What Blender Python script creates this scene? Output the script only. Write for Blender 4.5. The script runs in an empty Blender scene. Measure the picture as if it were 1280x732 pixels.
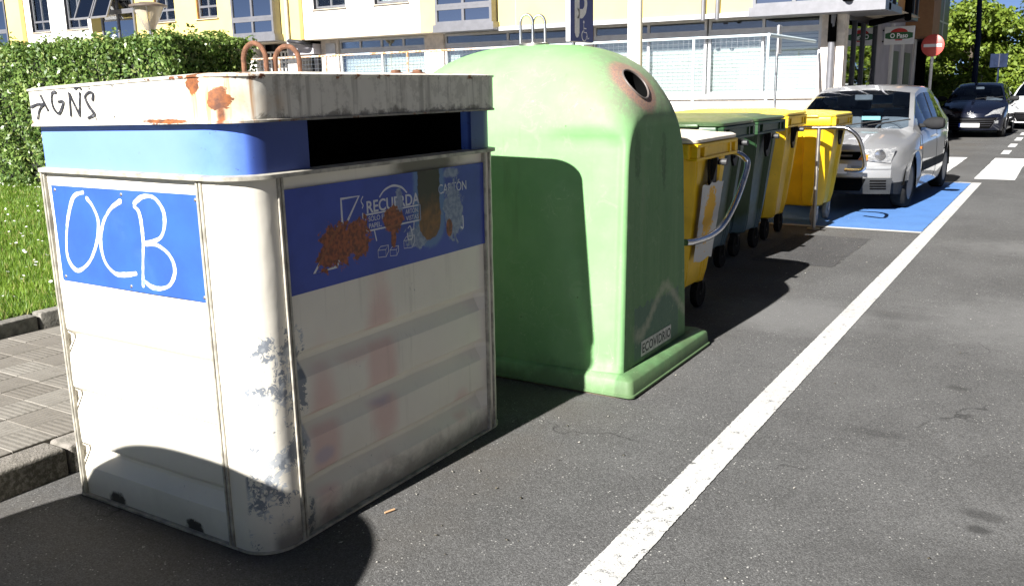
import bpy, bmesh, math, random
import numpy as np
from mathutils import Vector, Matrix

random.seed(7)
rng = np.random.default_rng(7)
R = math.radians
scene = bpy.context.scene
C = scene.collection

# ------------------------------------------------------------------ camera
cam_d = bpy.data.cameras.new('camera')
cam_d.sensor_width = 36.0
cam_d.lens = 31.37
cam_d.clip_start = 0.05
cam_d.clip_end = 2000
cam = bpy.data.objects.new('camera', cam_d)
C.objects.link(cam)
_r = Vector((0.85190, 0.52342, -0.01733)); _d = Vector((0.10197, -0.19822, -0.97484)); _f = Vector((-0.51368, 0.82870, -0.22224))
cam.matrix_world = Matrix(((_r.x, -_d.x, -_f.x, 0.0), (_r.y, -_d.y, -_f.y, 0.0), (_r.z, -_d.z, -_f.z, 1.55), (0, 0, 0, 1)))
scene.camera = cam

# ------------------------------------------------------------------ light
SUN_TRAVEL = Vector((0.10, 1.50, -1.0)).normalized()
to_sun = -SUN_TRAVEL
world = bpy.data.worlds.new('World'); scene.world = world
world.use_nodes = True
wn = world.node_tree.nodes; wl = world.node_tree.links
sky = wn.new('ShaderNodeTexSky'); sky.sky_type = 'NISHITA'; sky.sun_disc = False
sky.sun_elevation = math.asin(to_sun.z)
sky.sun_rotation = math.atan2(to_sun.x, to_sun.y)
sky.air_density = 0.15; sky.dust_density = 0.15; sky.ozone_density = 0.5
wl.new(sky.outputs[0], wn['Background'].inputs[0])
wn['Background'].inputs[1].default_value = 0.05
sun_d = bpy.data.lights.new('sun', 'SUN'); sun_d.energy = 5.0; sun_d.angle = R(0.5); sun_d.color = (1.0, 0.972, 0.93)
sun = bpy.data.objects.new('sun', sun_d); C.objects.link(sun)
sun.rotation_euler = to_sun.to_track_quat('Z', 'Y').to_euler()
scene.view_settings.view_transform = 'Standard'
scene.view_settings.look = 'None'
scene.view_settings.exposure = 1.6
scene.view_settings.gamma = 1.0
scene.view_settings.use_curve_mapping = False

# ------------------------------------------------------------------ helpers
def bm_new(): return bmesh.new()

def box(bm, x0, x1, y0, y1, z0, z1, bev=0.0, seg=2, mat=None):
    r = bmesh.ops.create_cube(bm, size=1.0)
    vs = r['verts']
    bmesh.ops.scale(bm, vec=(x1 - x0, y1 - y0, z1 - z0), verts=vs)
    bmesh.ops.translate(bm, vec=((x0 + x1) / 2, (y0 + y1) / 2, (z0 + z1) / 2), verts=vs)
    if bev > 0:
        es = list({e for v in vs for e in v.link_edges})
        rr = bmesh.ops.bevel(bm, geom=es, offset=bev, segments=seg, affect='EDGES', profile=0.5)
        vs = list({v for f in rr['faces'] for v in f.verts} | {v for v in vs if v.is_valid})
    if mat is not None:
        bmesh.ops.transform(bm, matrix=mat, verts=vs)
    return vs

def crom(pts, k=6, closed=False):
    P = [Vector(p) for p in pts]; n = len(P); out = []
    rngn = n if closed else n - 1
    for i in range(rngn):
        if closed: a, b, c, d = P[(i - 1) % n], P[i], P[(i + 1) % n], P[(i + 2) % n]
        else: a, b, c, d = P[max(i - 1, 0)], P[i], P[i + 1], P[min(i + 2, n - 1)]
        for j in range(k):
            t = j / k
            out.append(0.5 * ((2 * b) + (c - a) * t + (2 * a - 5 * b + 4 * c - d) * t * t + (3 * b - a - 3 * c + d) * t ** 3))
    if not closed: out.append(P[-1])
    return out

def tube(bm, pts, r, n=10, closed=False, cap=True):
    P = [Vector(p) for p in pts]; m = len(P); rings = []
    up = None
    for i, p in enumerate(P):
        if closed: t = (P[(i + 1) % m] - P[i - 1])
        else: t = P[min(i + 1, m - 1)] - P[max(i - 1, 0)]
        t.normalize()
        if up is None:
            up = t.orthogonal().normalized()
        up = (up - t * up.dot(t))
        if up.length < 1e-6: up = t.orthogonal()
        up.normalize(); s = t.cross(up)
        rr = r[i] if isinstance(r, (list, tuple)) else r
        rings.append([bm.verts.new(p + (up * math.cos(a) + s * math.sin(a)) * rr) for a in [2 * math.pi * k / n for k in range(n)]])
    for i in range(m if closed else m - 1):
        a, b = rings[i], rings[(i + 1) % m]
        for k in range(n): bm.faces.new((a[k], a[(k + 1) % n], b[(k + 1) % n], b[k]))
    if cap and not closed:
        bm.faces.new(rings[0][::-1]); bm.faces.new(rings[-1])

def loft(bm, rings, cap0=True, cap1=True, closed=True):
    V = [[bm.verts.new(p) for p in r] for r in rings]
    for a, b in zip(V[:-1], V[1:]):
        n = len(a)
        for k in range(n if closed else n - 1):
            bm.faces.new((a[k], a[(k + 1) % n], b[(k + 1) % n], b[k]))
    if cap0: bm.faces.new(V[0][::-1])
    if cap1: bm.faces.new(V[-1])
    return V

def lathe(bm, prof, n=20, mat=None):
    mat = mat or Matrix.Identity(4)
    rings = [[mat @ Vector((r * math.cos(2 * math.pi * k / n), r * math.sin(2 * math.pi * k / n), z)) for k in range(n)] for r, z in prof]
    loft(bm, rings, prof[0][0] > 1e-5, prof[-1][0] > 1e-5)

def prism(bm, outline, d, mat):
    a = [bm.verts.new(mat @ Vector((x, y, 0))) for x, y in outline]
    b = [bm.verts.new(mat @ Vector((x, y, d))) for x, y in outline]
    n = len(a)
    bm.faces.new(a[::-1]); bm.faces.new(b)
    for k in range(n): bm.faces.new((a[k], a[(k + 1) % n], b[(k + 1) % n], b[k]))

def plane_m(o, u, v):
    u = Vector(u).normalized(); v = Vector(v).normalized(); n = u.cross(v); o = Vector(o)
    return Matrix(((u.x, v.x, n.x, o.x), (u.y, v.y, n.y, o.y), (u.z, v.z, n.z, o.z), (0, 0, 0, 1)))

def grid(bm, rows):
    V = [[bm.verts.new(p) for p in r] for r in rows]
    for a, b in zip(V[:-1], V[1:]):
        for k in range(len(a) - 1): bm.faces.new((a[k], a[k + 1], b[k + 1], b[k]))
    return V

def stroke(bm, pts, w, mat, k=8, off=0.0, taper=None):
    P = crom([(x, y, 0) for x, y in pts], k) if k else [Vector((x, y, 0)) for x, y in pts]
    m = len(P); prev = None
    for i, p in enumerate(P):
        t = P[min(i + 1, m - 1)] - P[max(i - 1, 0)]; t.normalize()
        nrm = Vector((-t.y, t.x, 0)); ww = w * (1 + 0.20 * math.sin(i * .21 + len(pts)) + .05 * math.sin(i * 1.1)) / 2
        if taper: ww *= 1 - taper * i / m
        a = bm.verts.new(mat @ (p + nrm * ww + Vector((0, 0, off)))); b = bm.verts.new(mat @ (p - nrm * ww + Vector((0, 0, off))))
        if prev: bm.faces.new((prev[1], b, a, prev[0]))
        prev = (a, b)
    for p, sg in ((P[0], -1), (P[-1], 1)):
        ww = w / 2 * (1 - (taper or 0) * (sg > 0))
        vs = [bm.verts.new(mat @ (p + Vector((math.cos(2 * math.pi * q / 10) * ww, math.sin(2 * math.pi * q / 10) * ww, off * 1.4 + 0.0002)))) for q in range(10)]
        bm.faces.new(vs)

def text_bm(bm, s, size, mat, width=None, align='LEFT', ext=0.0006, bold=0.0, ch=1.0):
    cu = bpy.data.curves.new('t', 'FONT'); cu.body = s; cu.size = size; cu.align_x = align; cu.extrude = ext; cu.offset = bold; cu.resolution_u = 4; cu.space_character = ch
    o = bpy.data.objects.new('t', cu); C.objects.link(o)
    dg = bpy.context.evaluated_depsgraph_get(); me = bpy.data.meshes.new_from_object(o.evaluated_get(dg))
    xs = [v.co.x for v in me.vertices]
    if width:
        w = max(xs) - min(xs); me.transform(Matrix.Diagonal((width / w, 1, 1, 1)))
    me.transform(mat); bm.from_mesh(me)
    bpy.data.objects.remove(o); bpy.data.curves.remove(cu); bpy.data.meshes.remove(me)

def obj(name, bm, mat, parent=None, smooth=False, angle=35, normals=True):
    me = bpy.data.meshes.new(name)
    if normals: bmesh.ops.recalc_face_normals(bm, faces=bm.faces)
    bm.to_mesh(me); bm.free()
    if smooth:
        me.polygons.foreach_set('use_smooth', [True] * len(me.polygons))
        if angle < 180: me.set_sharp_from_angle(angle=R(angle))
    me.materials.append(mat)
    o = bpy.data.objects.new(name, me); C.objects.link(o)
    if parent: o.parent = parent
    return o

def tag(o, label, cat, group=None):
    o['label'] = label; o['category'] = cat
    if group: o['group'] = group
    return o

def thing(name, label, cat, loc=(0, 0, 0), rz=0.0, group=None):
    o = bpy.data.objects.new(name, None); C.objects.link(o); o.location = loc; o.rotation_euler = (0, 0, rz)
    o.empty_display_size = 0.1
    return tag(o, label, cat, group)

def struct(o):
    o['kind'] = 'structure'; return o

def dup(root, loc, rz, label, group=None):
    r = root.copy(); C.objects.link(r); r.location = loc; r.rotation_euler = (0, 0, rz); r['label'] = label
    if group: r['group'] = group
    for ch in list(root.children):
        c = ch.copy(); C.objects.link(c); c.parent = r
        for gch in list(ch.children):
            d = gch.copy(); C.objects.link(d); d.parent = c
    return r

# ------------------------------------------------------------------ material kit
class S:
    def __init__(s, name, color=(.5, .5, .5), rough=.6, metal=0.0, spec=.5):
        s.m = bpy.data.materials.new(name); s.m.use_nodes = True
        s.N = s.m.node_tree.nodes; s.L = s.m.node_tree.links; s.b = s.N['Principled BSDF']; s.out = s.N['Material Output']
        s.put(s.b.inputs['Base Color'], color); s.put(s.b.inputs['Roughness'], rough); s.put(s.b.inputs['Metallic'], metal)
        s.put(s.b.inputs['Specular IOR Level'], spec); s._o = None
    def put(s, sock, v):
        if isinstance(v, bpy.types.NodeSocket): s.L.new(v, sock)
        elif isinstance(v, (tuple, list)) and len(v) == 3 and len(sock.default_value) == 4: sock.default_value = (*v, 1)
        else: sock.default_value = v
    def obj(s):
        if not s._o: s._o = s.N.new('ShaderNodeTexCoord').outputs['Object']
        return s._o
    def xyz(s):
        n = s.N.new('ShaderNodeSeparateXYZ'); s.L.new(s.obj(), n.inputs[0]); return n.outputs
    def world(s):
        return s.N.new('ShaderNodeNewGeometry').outputs['Position']
    def scaled(s, v, vec=None):
        n = s.N.new('ShaderNodeVectorMath'); n.operation = 'MULTIPLY'; s.L.new(vec or s.obj(), n.inputs[0]); n.inputs[1].default_value = v; return n.outputs[0]
    def noise(s, scale, detail=3.0, rough=.6, dist=0.0, vec=None):
        n = s.N.new('ShaderNodeTexNoise'); s.L.new(vec or s.obj(), n.inputs['Vector'])
        n.inputs['Scale'].default_value = scale; n.inputs['Detail'].default_value = detail; n.inputs['Roughness'].default_value = rough; n.inputs['Distortion'].default_value = dist
        return n.outputs['Fac']
    def vor(s, scale, vec=None, feat='F1', out='Distance'):
        n = s.N.new('ShaderNodeTexVoronoi'); n.feature = feat; s.L.new(vec or s.obj(), n.inputs['Vector']); n.inputs['Scale'].default_value = scale; return n.outputs[out]
    def math(s, op, a, b=0.0, clamp=False):
        n = s.N.new('ShaderNodeMath'); n.operation = op; n.use_clamp = clamp; s.put(n.inputs[0], a); s.put(n.inputs[1], b); return n.outputs[0]
    def mix(s, f, a, b):
        n = s.N.new('ShaderNodeMix'); n.data_type = 'RGBA'; s.put(n.inputs[0], f); s.put(n.inputs[6], a); s.put(n.inputs[7], b); return n.outputs[2]
    def ramp(s, v, lo, hi):
        n = s.N.new('ShaderNodeMapRange'); n.clamp = True; n.interpolation_type = 'SMOOTHSTEP'
        s.put(n.inputs[0], v)
        if lo <= hi: n.inputs[1].default_value = lo; n.inputs[2].default_value = hi
        else: n.inputs[1].default_value = hi; n.inputs[2].default_value = lo; n.inputs[3].default_value = 1; n.inputs[4].default_value = 0
        return n.outputs[0]
    def blob(s, u, v, cu, cv, ru, rv, nz=None, amp=0.0, soft=.12):
        du = s.math('DIVIDE', s.math('SUBTRACT', u, cu), ru); dv = s.math('DIVIDE', s.math('SUBTRACT', v, cv), rv)
        d = s.math('SQRT', s.math('ADD', s.math('MULTIPLY', du, du), s.math('MULTIPLY', dv, dv)))
        if nz is not None: d = s.math('ADD', d, s.math('MULTIPLY', s.math('SUBTRACT', nz, .5), amp))
        return s.ramp(d, 1 + soft, 1 - soft)
    def mul(s, *a):
        r = a[0]
        for x in a[1:]: r = s.math('MULTIPLY', r, x)
        return r
    def mx(s, *a):
        r = a[0]
        for x in a[1:]: r = s.math('MAXIMUM', r, x)
        return r
    def bump(s, h, strength=.3, dist=.01):
        n = s.N.new('ShaderNodeBump'); n.inputs['Strength'].default_value = strength; n.inputs['Distance'].default_value = dist; s.L.new(h, n.inputs['Height'])
        s.L.new(n.outputs[0], s.b.inputs['Normal'])
    def col(s, v): s.put(s.b.inputs['Base Color'], v)
    def rgh(s, v): s.put(s.b.inputs['Roughness'], v)
    def rand(s):
        return s.N.new('ShaderNodeObjectInfo').outputs['Random']
    def island(s):
        return s.N.new('ShaderNodeNewGeometry').outputs['Random Per Island']

def simple(name, color, rough=.6, metal=0.0, spec=.5, var=.12, scale=6.0, bump=0.0, bscale=60):
    m = S(name, color, rough, metal, spec)
    if var:
        f = m.ramp(m.noise(scale, 4), .3, .7)
        m.col(m.mix(f, tuple(c * (1 - var) for c in color), tuple(min(1, c * (1 + var)) for c in color)))
    if bump: m.bump(m.noise(bscale, 3), bump, .004)
    return m.m

def steel(name, color=(.55, .55, .55), rough=.3):
    m = S(name, color, rough, 1.0); n = m.noise(14, 4); m.rgh(m.math('ADD', m.math('MULTIPLY', n, .3), rough - .12)); return m.m

# asphalt
def asphalt(name, base, patch=False):
    m = S(name, rough=.9, spec=.08); w = m.world()
    big = m.noise(.55, 4, .6, vec=w); mid = m.noise(4.5, 4, .65, vec=w); fine = m.noise(330, 2, .7, vec=w)
    def cellv(sc):
        n_ = m.N.new('ShaderNodeSeparateColor'); m.L.new(m.vor(sc, vec=w, out='Color'), n_.inputs[0]); return n_.outputs[0]
    ca = cellv(210); cb = cellv(120)
    c = m.mix(m.ramp(big, .35, .68), tuple(x * .82 for x in base), tuple(x * 1.12 for x in base))
    c = m.mix(m.math('MULTIPLY', m.ramp(mid, .45, .75), .35), c, tuple(x * 1.3 for x in base))
    c = m.mix(m.math('MULTIPLY', m.ramp(ca, .55, 1.0), .42), c, tuple(x * 2.1 for x in base))
    c = m.mix(m.math('MULTIPLY', m.ramp(ca, .45, .0), .50), c, tuple(x * .30 for x in base))
    c = m.mix(m.math('MULTIPLY', m.ramp(fine, .52, .8), .5), c, tuple(x * 1.9 for x in base))
    sp = m.mul(m.ramp(cb, .955, .965), m.ramp(m.vor(120, vec=w), .45, .3))
    keep = m.ramp(m.noise(5, 2, vec=w), .40, .6)
    c = m.mix(m.mul(sp, keep, .8), c, (.5, .49, .46))
    ag = m.math('ADD', m.math('MULTIPLY', ca, .6), m.math('MULTIPLY', m.vor(210, vec=w), -.6))
    # drips of oil, old chewing gum, tyre marks
    spots = m.mul(m.ramp(m.vor(1.9, vec=w), .055, .03), m.ramp(m.noise(1.1, 2, vec=w), .5, .56))
    c = m.mix(m.math('MULTIPLY', spots, .7), c, tuple(x * .3 for x in base))
    if not patch:
        sx = m.N.new('ShaderNodeSeparateXYZ'); m.L.new(w, sx.inputs[0])
        nz = m.noise(7, 4, vec=w)
        for (cx, cy, rx, ry, a) in ((.50, 4.55, .14, .13, .75), (-.13, 3.45, .08, .04, .5), (.16, 3.50, .10, .05, .45), (-.13, 3.32, .035, .03, .7), (-.9, 6.4, .25, .1, .35), (.1, 2.95, .5, .25, .35), (.42, 3.35, .25, .12, .35), (-.62, 4.1, .12, .05, .35), (-.35, 4.95, .06, .04, .5)):
            c = m.mix(m.math('MULTIPLY', m.blob(sx.outputs[0], sx.outputs[1], cx, cy, rx, ry, nz, 1.6, .5), a), c, tuple(x * .33 for x in base))
        # brownish dirt gathered in the gutter strip beside the containers
        gut = m.mul(m.ramp(sx.outputs[0], -1.45, -2.1), m.ramp(m.noise(1.7, 5, vec=w), .25, .7), .55)
        c = m.mix(gut, c, (base[0] * .95, base[1] * .85, base[2] * .72))
        # hairline cracks
        wd = m.N.new('ShaderNodeVectorMath'); wd.operation = 'ADD'; nt = m.N.new('ShaderNodeTexNoise'); m.L.new(w, nt.inputs['Vector']); nt.inputs['Scale'].default_value = 2.2; nt.inputs['Detail'].default_value = 5; m.L.new(w, wd.inputs[0]); m.L.new(nt.outputs['Color'], wd.inputs[1])
        ed = m.vor(.42, vec=wd.outputs[0], feat='DISTANCE_TO_EDGE'); c = m.mix(m.mul(m.ramp(ed, .006, .001), m.ramp(m.noise(.8, 3, vec=w), .52, .60), .65), c, tuple(x * .3 for x in base))
        pale = m.blob(sx.outputs[0], sx.outputs[1], .95, 6.5, 1.5, .9, nz, .9, .5)  # soft pools of reflected window light painted into the road colour
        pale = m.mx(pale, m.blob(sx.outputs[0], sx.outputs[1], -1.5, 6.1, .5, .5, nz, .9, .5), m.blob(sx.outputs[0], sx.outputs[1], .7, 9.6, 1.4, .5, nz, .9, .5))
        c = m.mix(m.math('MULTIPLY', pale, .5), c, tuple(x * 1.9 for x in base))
    m.col(c)
    m.bump(m.math('ADD', ag, m.math('MULTIPLY', fine, .5)), .6, .004)
    return m.m
MAT = {}
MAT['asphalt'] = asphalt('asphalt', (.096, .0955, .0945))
MAT['asphalt_patch'] = asphalt('asphalt_patch', (.068, .067, .067), True)

def road_paint(name, colr, wear=.5, under=(.1, .1, .1)):
    m = S(name, rough=.75); w = m.world()
    n = m.noise(26, 5, .75, vec=w); n2 = m.noise(3, 3, vec=w); f = m.noise(150, 2, vec=w)
    k = m.ramp(m.math('ADD', m.math('MULTIPLY', n, .7), m.math('MULTIPLY', f, .3)), wear - .055, wear + .02)
    c = m.mix(m.ramp(n2, .3, .7), colr, tuple(x * .86 for x in colr))
    m.col(m.mix(k, under, c)); m.bump(m.math('ADD', f, m.math('MULTIPLY', k, .5)), .6, .004)
    return m.m
MAT['line'] = road_paint('white_road_paint', (.47, .465, .45), .43)
MAT['zebra'] = road_paint('white_crossing_paint', (.62, .62, .61), .27)
MAT['bluepaint'] = road_paint('blue_road_paint', (.068, .175, .42), .36)

# paving
m = S('paver', rough=.85); r_ = m.rand(); n = m.noise(18, 5, .7)
c = m.mix(r_, (.15, .135, .115), (.215, .20, .175)); c = m.mix(m.math('MULTIPLY', m.ramp(n, .45, .75), .5), c, (.10, .09, .075))
wv = m.N.new('ShaderNodeTexWave'); m.L.new(m.obj(), wv.inputs[0]); wv.inputs['Scale'].default_value = 10.5; wv.inputs['Distortion'].default_value = .4
c = m.mix(m.math('MULTIPLY', m.ramp(wv.outputs['Fac'], .35, .1), .2), c, (.08, .072, .06))
m.col(c); m.bump(m.math('ADD', m.math('MULTIPLY', wv.outputs['Fac'], .7), m.noise(80, 3)), .5, .004); MAT['paver'] = m.m
m = S('pavement_far', rough=.9); w = m.world(); n = m.noise(5, 5, vec=w)
br = m.N.new('ShaderNodeTexBrick'); m.L.new(w, br.inputs[0]); br.offset = 0; br.inputs['Scale'].default_value = 1.0; br.inputs['Brick Width'].default_value = .2; br.inputs['Row Height'].default_value = .2; br.inputs['Mortar Size'].default_value = .006
br.inputs[1].default_value = (.19, .175, .155, 1); br.inputs[2].default_value = (.15, .14, .125, 1); br.inputs[3].default_value = (.12, .11, .1, 1)
m.col(m.mix(m.math('MULTIPLY', m.ramp(n, .4, .7), .4), br.outputs[0], (.16, .15, .13))); MAT['pavement'] = m.m
m = S('joint_sand', (.10, .09, .075), .95); MAT['joint'] = m.m
m = S('kerb_concrete', rough=.9); n = m.noise(14, 6, .7); n2 = m.noise(60, 4, .7)
c = m.mix(m.ramp(n, .4, .65), (.22, .20, .175), (.14, .13, .11)); 
gx = m.N.new('ShaderNodeNewGeometry'); sn = m.N.new('ShaderNodeSeparateXYZ'); m.L.new(gx.outputs['Normal'], sn.inputs[0])
c = m.mix(m.mul(m.ramp(n2, .35, .6), m.ramp(m.xyz()[0], .066, .074), .85), c, (.045, .042, .03))
m.col(c); m.bump(n2, .9, .01); MAT['kerb'] = m.m
MAT['edging'] = simple('edging_concrete', (.17, .16, .14), .95, var=.35, scale=25, bump=.8, bscale=70)

# lawn, leaves
m = S('lawn_soil', rough=1.0); w = m.world(); n = m.noise(6, 5, vec=w); m.col(m.mix(m.ramp(n, .4, .7), (.055, .10, .018), (.09, .085, .04))); m.bump(m.noise(60, 4, vec=w), .8, .02); MAT['soil'] = m.m
def leafmat(name, a, b, c3=None, rough=.45, trans=.3):
    m = S(name, rough=rough, spec=.5); i = m.island(); c = m.mix(i, a, b)
    c = m.mix(m.mul(m.ramp(m.noise(1.3, 4), .48, .68), .6), c, tuple(min(1, q * 1.25) for q in b)); c = m.mix(m.mul(m.ramp(m.noise(2.1, 3), .55, .7), .5), c, tuple(q * .6 for q in a))
    if c3: c = m.mix(m.ramp(i, .88, .95), c, c3)
    m.col(c)
    tr = m.N.new('ShaderNodeBsdfTranslucent'); m.L.new(c, tr.inputs[0])
    mx = m.N.new('ShaderNodeMixShader'); mx.inputs[0].default_value = trans
    m.L.new(m.b.outputs[0], mx.inputs[1]); m.L.new(tr.outputs[0], mx.inputs[2]); m.L.new(mx.outputs[0], m.out.inputs[0]); return m.m
MAT['grass'] = leafmat('grass_blade', (.085, .18, .014), (.21, .32, .035), (.38, .36, .13), .55, .4)
MAT['hedge'] = leafmat('hedge_leaf', (.045, .10, .02), (.19, .275, .065), (.32, .37, .13), .36, .28)
MAT['hedge_core'] = simple('hedge_inside', (.012, .016, .008), 1.0, var=.3)
MAT['treeleaf'] = leafmat('tree_leaf', (.085, .14, .018), (.20, .27, .03), (.26, .32, .05), .5, .42)
MAT['bark'] = simple('bark', (.07, .055, .04), .95, var=.4, scale=12, bump=.8)
MAT['petal'] = simple('daisy_petal', (.8, .8, .76), .6, var=0)

# plain materials
MAT['black'] = simple('black_plastic', (.010, .010, .011), .5, spec=.25, var=.3)
MAT['void'] = simple('dark_inside', (.004, .004, .004), 1.0, spec=0.0, var=0)
MAT['rubber'] = simple('rubber', (.014, .014, .014), .9, spec=.12, var=.3, scale=20)
MAT['greyrubber'] = simple('grey_rubber', (.30, .29, .27), .7, var=.2, scale=20)
MAT['steel'] = steel('galvanised_steel', (.58, .59, .60), .28)
MAT['chrome'] = steel('polished_steel', (.72, .72, .74), .16)
MAT['dullsteel'] = steel('dull_steel', (.36, .34, .31), .45)
m = S('rusty_steel', rough=.9); n = m.noise(45, 5, .7); m.col(m.mix(m.ramp(n, .35, .65), (.085, .038, .02), (.17, .075, .04))); m.bump(n, .6, .003); MAT['rust'] = m.m
MAT['whitepole'] = simple('white_pole_paint', (.72, .71, .68), .5, var=.08)
MAT['darkpole'] = simple('dark_blue_pole', (.012, .018, .04), .9, spec=.1, var=.2)
MAT['whiteletter'] = simple('white_letter', (.88, .88, .88), .5, var=.1, scale=40)
m = S('spray_white', rough=.6); n = m.noise(60, 4); m.col(m.mix(m.ramp(m.math('ADD', m.math('MULTIPLY', n, .5), m.math('MULTIPLY', m.noise(13, 3), .5)), .44, .66), (.60, .61, .63), (.16, .26, .50))); MAT['spray'] = m.m
m = S('marker_black', rough=.5); n = m.noise(70, 4); m.col(m.mix(m.ramp(n, .5, .75), (.02, .02, .025), (.12, .12, .13))); MAT['marker'] = m.m

# ================================================================== GROUND
def sheet(name, x0, x1, y0, y1, z, mat, kind=True, sub=1):
    bm = bm_new(); n = sub
    grid(bm, [[(x0 + (x1 - x0) * i / n, y0 + (y1 - y0) * j / n, z) for i in range(n + 1)] for j in range(n + 1)])
    o = obj(name, bm, mat)
    if kind: struct(o)
    return o
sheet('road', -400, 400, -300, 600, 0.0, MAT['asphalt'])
def ragged(name, x0, x1, y0, y1, z, mat, amp=.003, step=.03):
    bm = bm_new(); n = max(2, int((y1 - y0) / step)); k = max(1, int((x1 - x0) / .1))
    rows = []
    for j in range(n + 1):
        a = random.uniform(-amp, amp); b = random.uniform(-amp, amp)
        rows.append([(x0 + a + (x1 - x0 + b - a) * i / k, y0 + (y1 - y0) * j / n, z) for i in range(k + 1)])
    grid(bm, rows); return struct(obj(name, bm, mat))
struct(ragged('asphalt_patch', -2.35, -1.62, 7.9, 9.55, .003, MAT['asphalt_patch'], .02))
ragged('blue_parking_bay', -3.44, -1.225, 10.24, 15.58, .004, MAT['bluepaint'], .01)
ragged('white_road_line', -1.215, -1.08, -6, 15.66, .0055, MAT['line'], .0022, .012)
ragged('bay_edge_line', -3.44, -1.22, 10.13, 10.23, .0052, MAT['line'], .004)
ragged('bay_end_line', -3.44, -1.22, 15.585, 15.69, .0052, MAT['line'], .004)
for i in range(-2, 5):
    ragged('crossing_stripe', -1.24 + i * 1.09 if i else -1.24, -.66 + i * 1.09, 16.3, 20.9, .006, MAT['zebra'], .006, .2)
for (x, y, l) in ((-1.22, 22.1, 1.25), (-1.22, 24.5, 1.3), (-1.22, 27.2, 1.5), (-1.22, 30.1, 1.4), (-.72, 22.1, 1.25), (-.72, 24.5, 1.3), (-.72, 27.2, 1.4)):
    ragged('crossing_dash', x, x + .16, y, y + l, .006, MAT['zebra'], .004, .3)

# pavement with kerb stones and pavers
bm = bm_new(); box(bm, -60, -3.60, -6, 19.5, -.2, .098); pav = struct(obj('pavement', bm, MAT['pavement']))
bm = bm_new(); box(bm, -5.50, -3.601, -1.0, 6.2, .0985, .1005); obj('joint_bed', bm, MAT['joint'], pav)
bm = bm_new(); box(bm, -.0985, .0985, -.0985, .0985, -.018, .021, .003, 1); pv0 = obj('paver', bm, MAT['paver'], pav)
pv0.location = (-3.70, -.9, .1)
first = True
for i in range(9):
    for j in range(36):
        x = -3.703 - i * .2; y = -.85 + j * .2
        if (x < -4.9 and y < .5): continue
        o = pv0 if first else pv0.copy()
        if not first: C.objects.link(o)
        first = False
        o.location = (x, y, .1 + random.uniform(-.002, .002)); o.rotation_euler = (random.uniform(-.008, .008), random.uniform(-.008, .008), math.pi / 2 * ((i + j // 2) % 2) + random.uniform(-.01, .01))
bm = bm_new(); bx = box(bm, -.075, .075, -.495, .495, -.16, .122, .018, 3); k0 = obj('kerb_stone', bm, MAT['kerb'], smooth=True)
kerb = struct(bpy.data.objects.new('kerb', None)); C.objects.link(kerb)
k0.parent = kerb
for j in range(26):
    o = k0 if j == 0 else k0.copy()
    if j: C.objects.link(o)
    o.location = (-3.525 + random.uniform(-.004, .004), -5.5 + j * 1.0, random.uniform(-.004, .004)); o.rotation_euler = (0, 0, random.uniform(-.004, .004))
bm = bm_new(); box(bm, -.05, .05, -.295, .295, -.1, .20, .012, 2); e0 = obj('edging_stone', bm, MAT['edging'], smooth=True)
edg = struct(bpy.data.objects.new('lawn_edging', None)); C.objects.link(edg); e0.parent = edg
for j in range(15):
    o = e0 if j == 0 else e0.copy()
    if j: C.objects.link(o)
    o.location = (-5.55 + random.uniform(-.006, .006), 1.0 + j * .605, random.uniform(-.012, .008)); o.rotation_euler = (random.uniform(-.01, .01), 0, random.uniform(-.012, .012))

# lawn
bm = bm_new(); n = 40
grid(bm, [[(-30 + 24.4 * i / n, -4 + 15 * j / n, .17 + .025 * math.sin(i * .9) * math.cos(j * .8)) for i in range(n + 1)] for j in range(n + 1)])
struct(obj('lawn', bm, MAT['soil'], smooth=True))
def raw_mesh(name, V, F, mat, parent=None):
    me = bpy.data.meshes.new(name); V = np.asarray(V, np.float32).reshape(-1, 3); F = np.asarray(F, np.int32); k = F.shape[1]
    me.vertices.add(len(V)); me.vertices.foreach_set('co', V.ravel()); me.loops.add(F.size); me.loops.foreach_set('vertex_index', F.ravel())
    me.polygons.add(len(F)); me.polygons.foreach_set('loop_start', np.arange(len(F), dtype=np.int32) * k)
    me.update(calc_edges=True); me.materials.append(mat)
    o = bpy.data.objects.new(name, me); C.objects.link(o)
    if parent: o.parent = parent
    return o
def grass_patch(N):
    X = -5.62 - 9.4 * rng.random(N) ** 1.25; t = .36 + .52 * rng.random(N); Y = np.minimum(-X * t, 7.95)
    h = .035 + .055 * rng.random(N); a = rng.random(N) * 6.283; wd = .0045 + .003 * rng.random(N) + (-X - 5.6) * .0004
    le = .05 * rng.random(N); b = rng.random(N) * 6.283
    base = np.stack([X, Y, np.full(N, .16)], 1)
    d = np.stack([np.cos(a) * wd, np.sin(a) * wd, np.zeros(N)], 1)
    tip = base + np.stack([np.cos(b) * le, np.sin(b) * le, h], 1)
    V = np.stack([base - d, base + d, tip], 1); F = np.arange(3 * N).reshape(N, 3)
    return V, F
V, F = grass_patch(130000)
o = raw_mesh('grass', V, F, MAT['grass']); o['kind'] = 'stuff'; tag(o, 'short green lawn grass behind the paved footpath', 'grass')
N = 420
X = -5.7 - 8.8 * rng.random(N) ** 1.1; Y = np.minimum(-X * (.36 + .5 * rng.random(N)), 7.8); a = np.arange(6) * math.pi / 3
rr = .007 + .008 * rng.random(N)
Z = .215 + .04 * rng.random(N); tl = rng.normal(0, .3, (N, 2))
V = np.stack([X[:, None] + rr[:, None] * np.cos(a), Y[:, None] + rr[:, None] * np.sin(a), Z[:, None] + rr[:, None] * (np.cos(a) * tl[:, :1] + np.sin(a) * tl[:, 1:])], 2)
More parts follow.
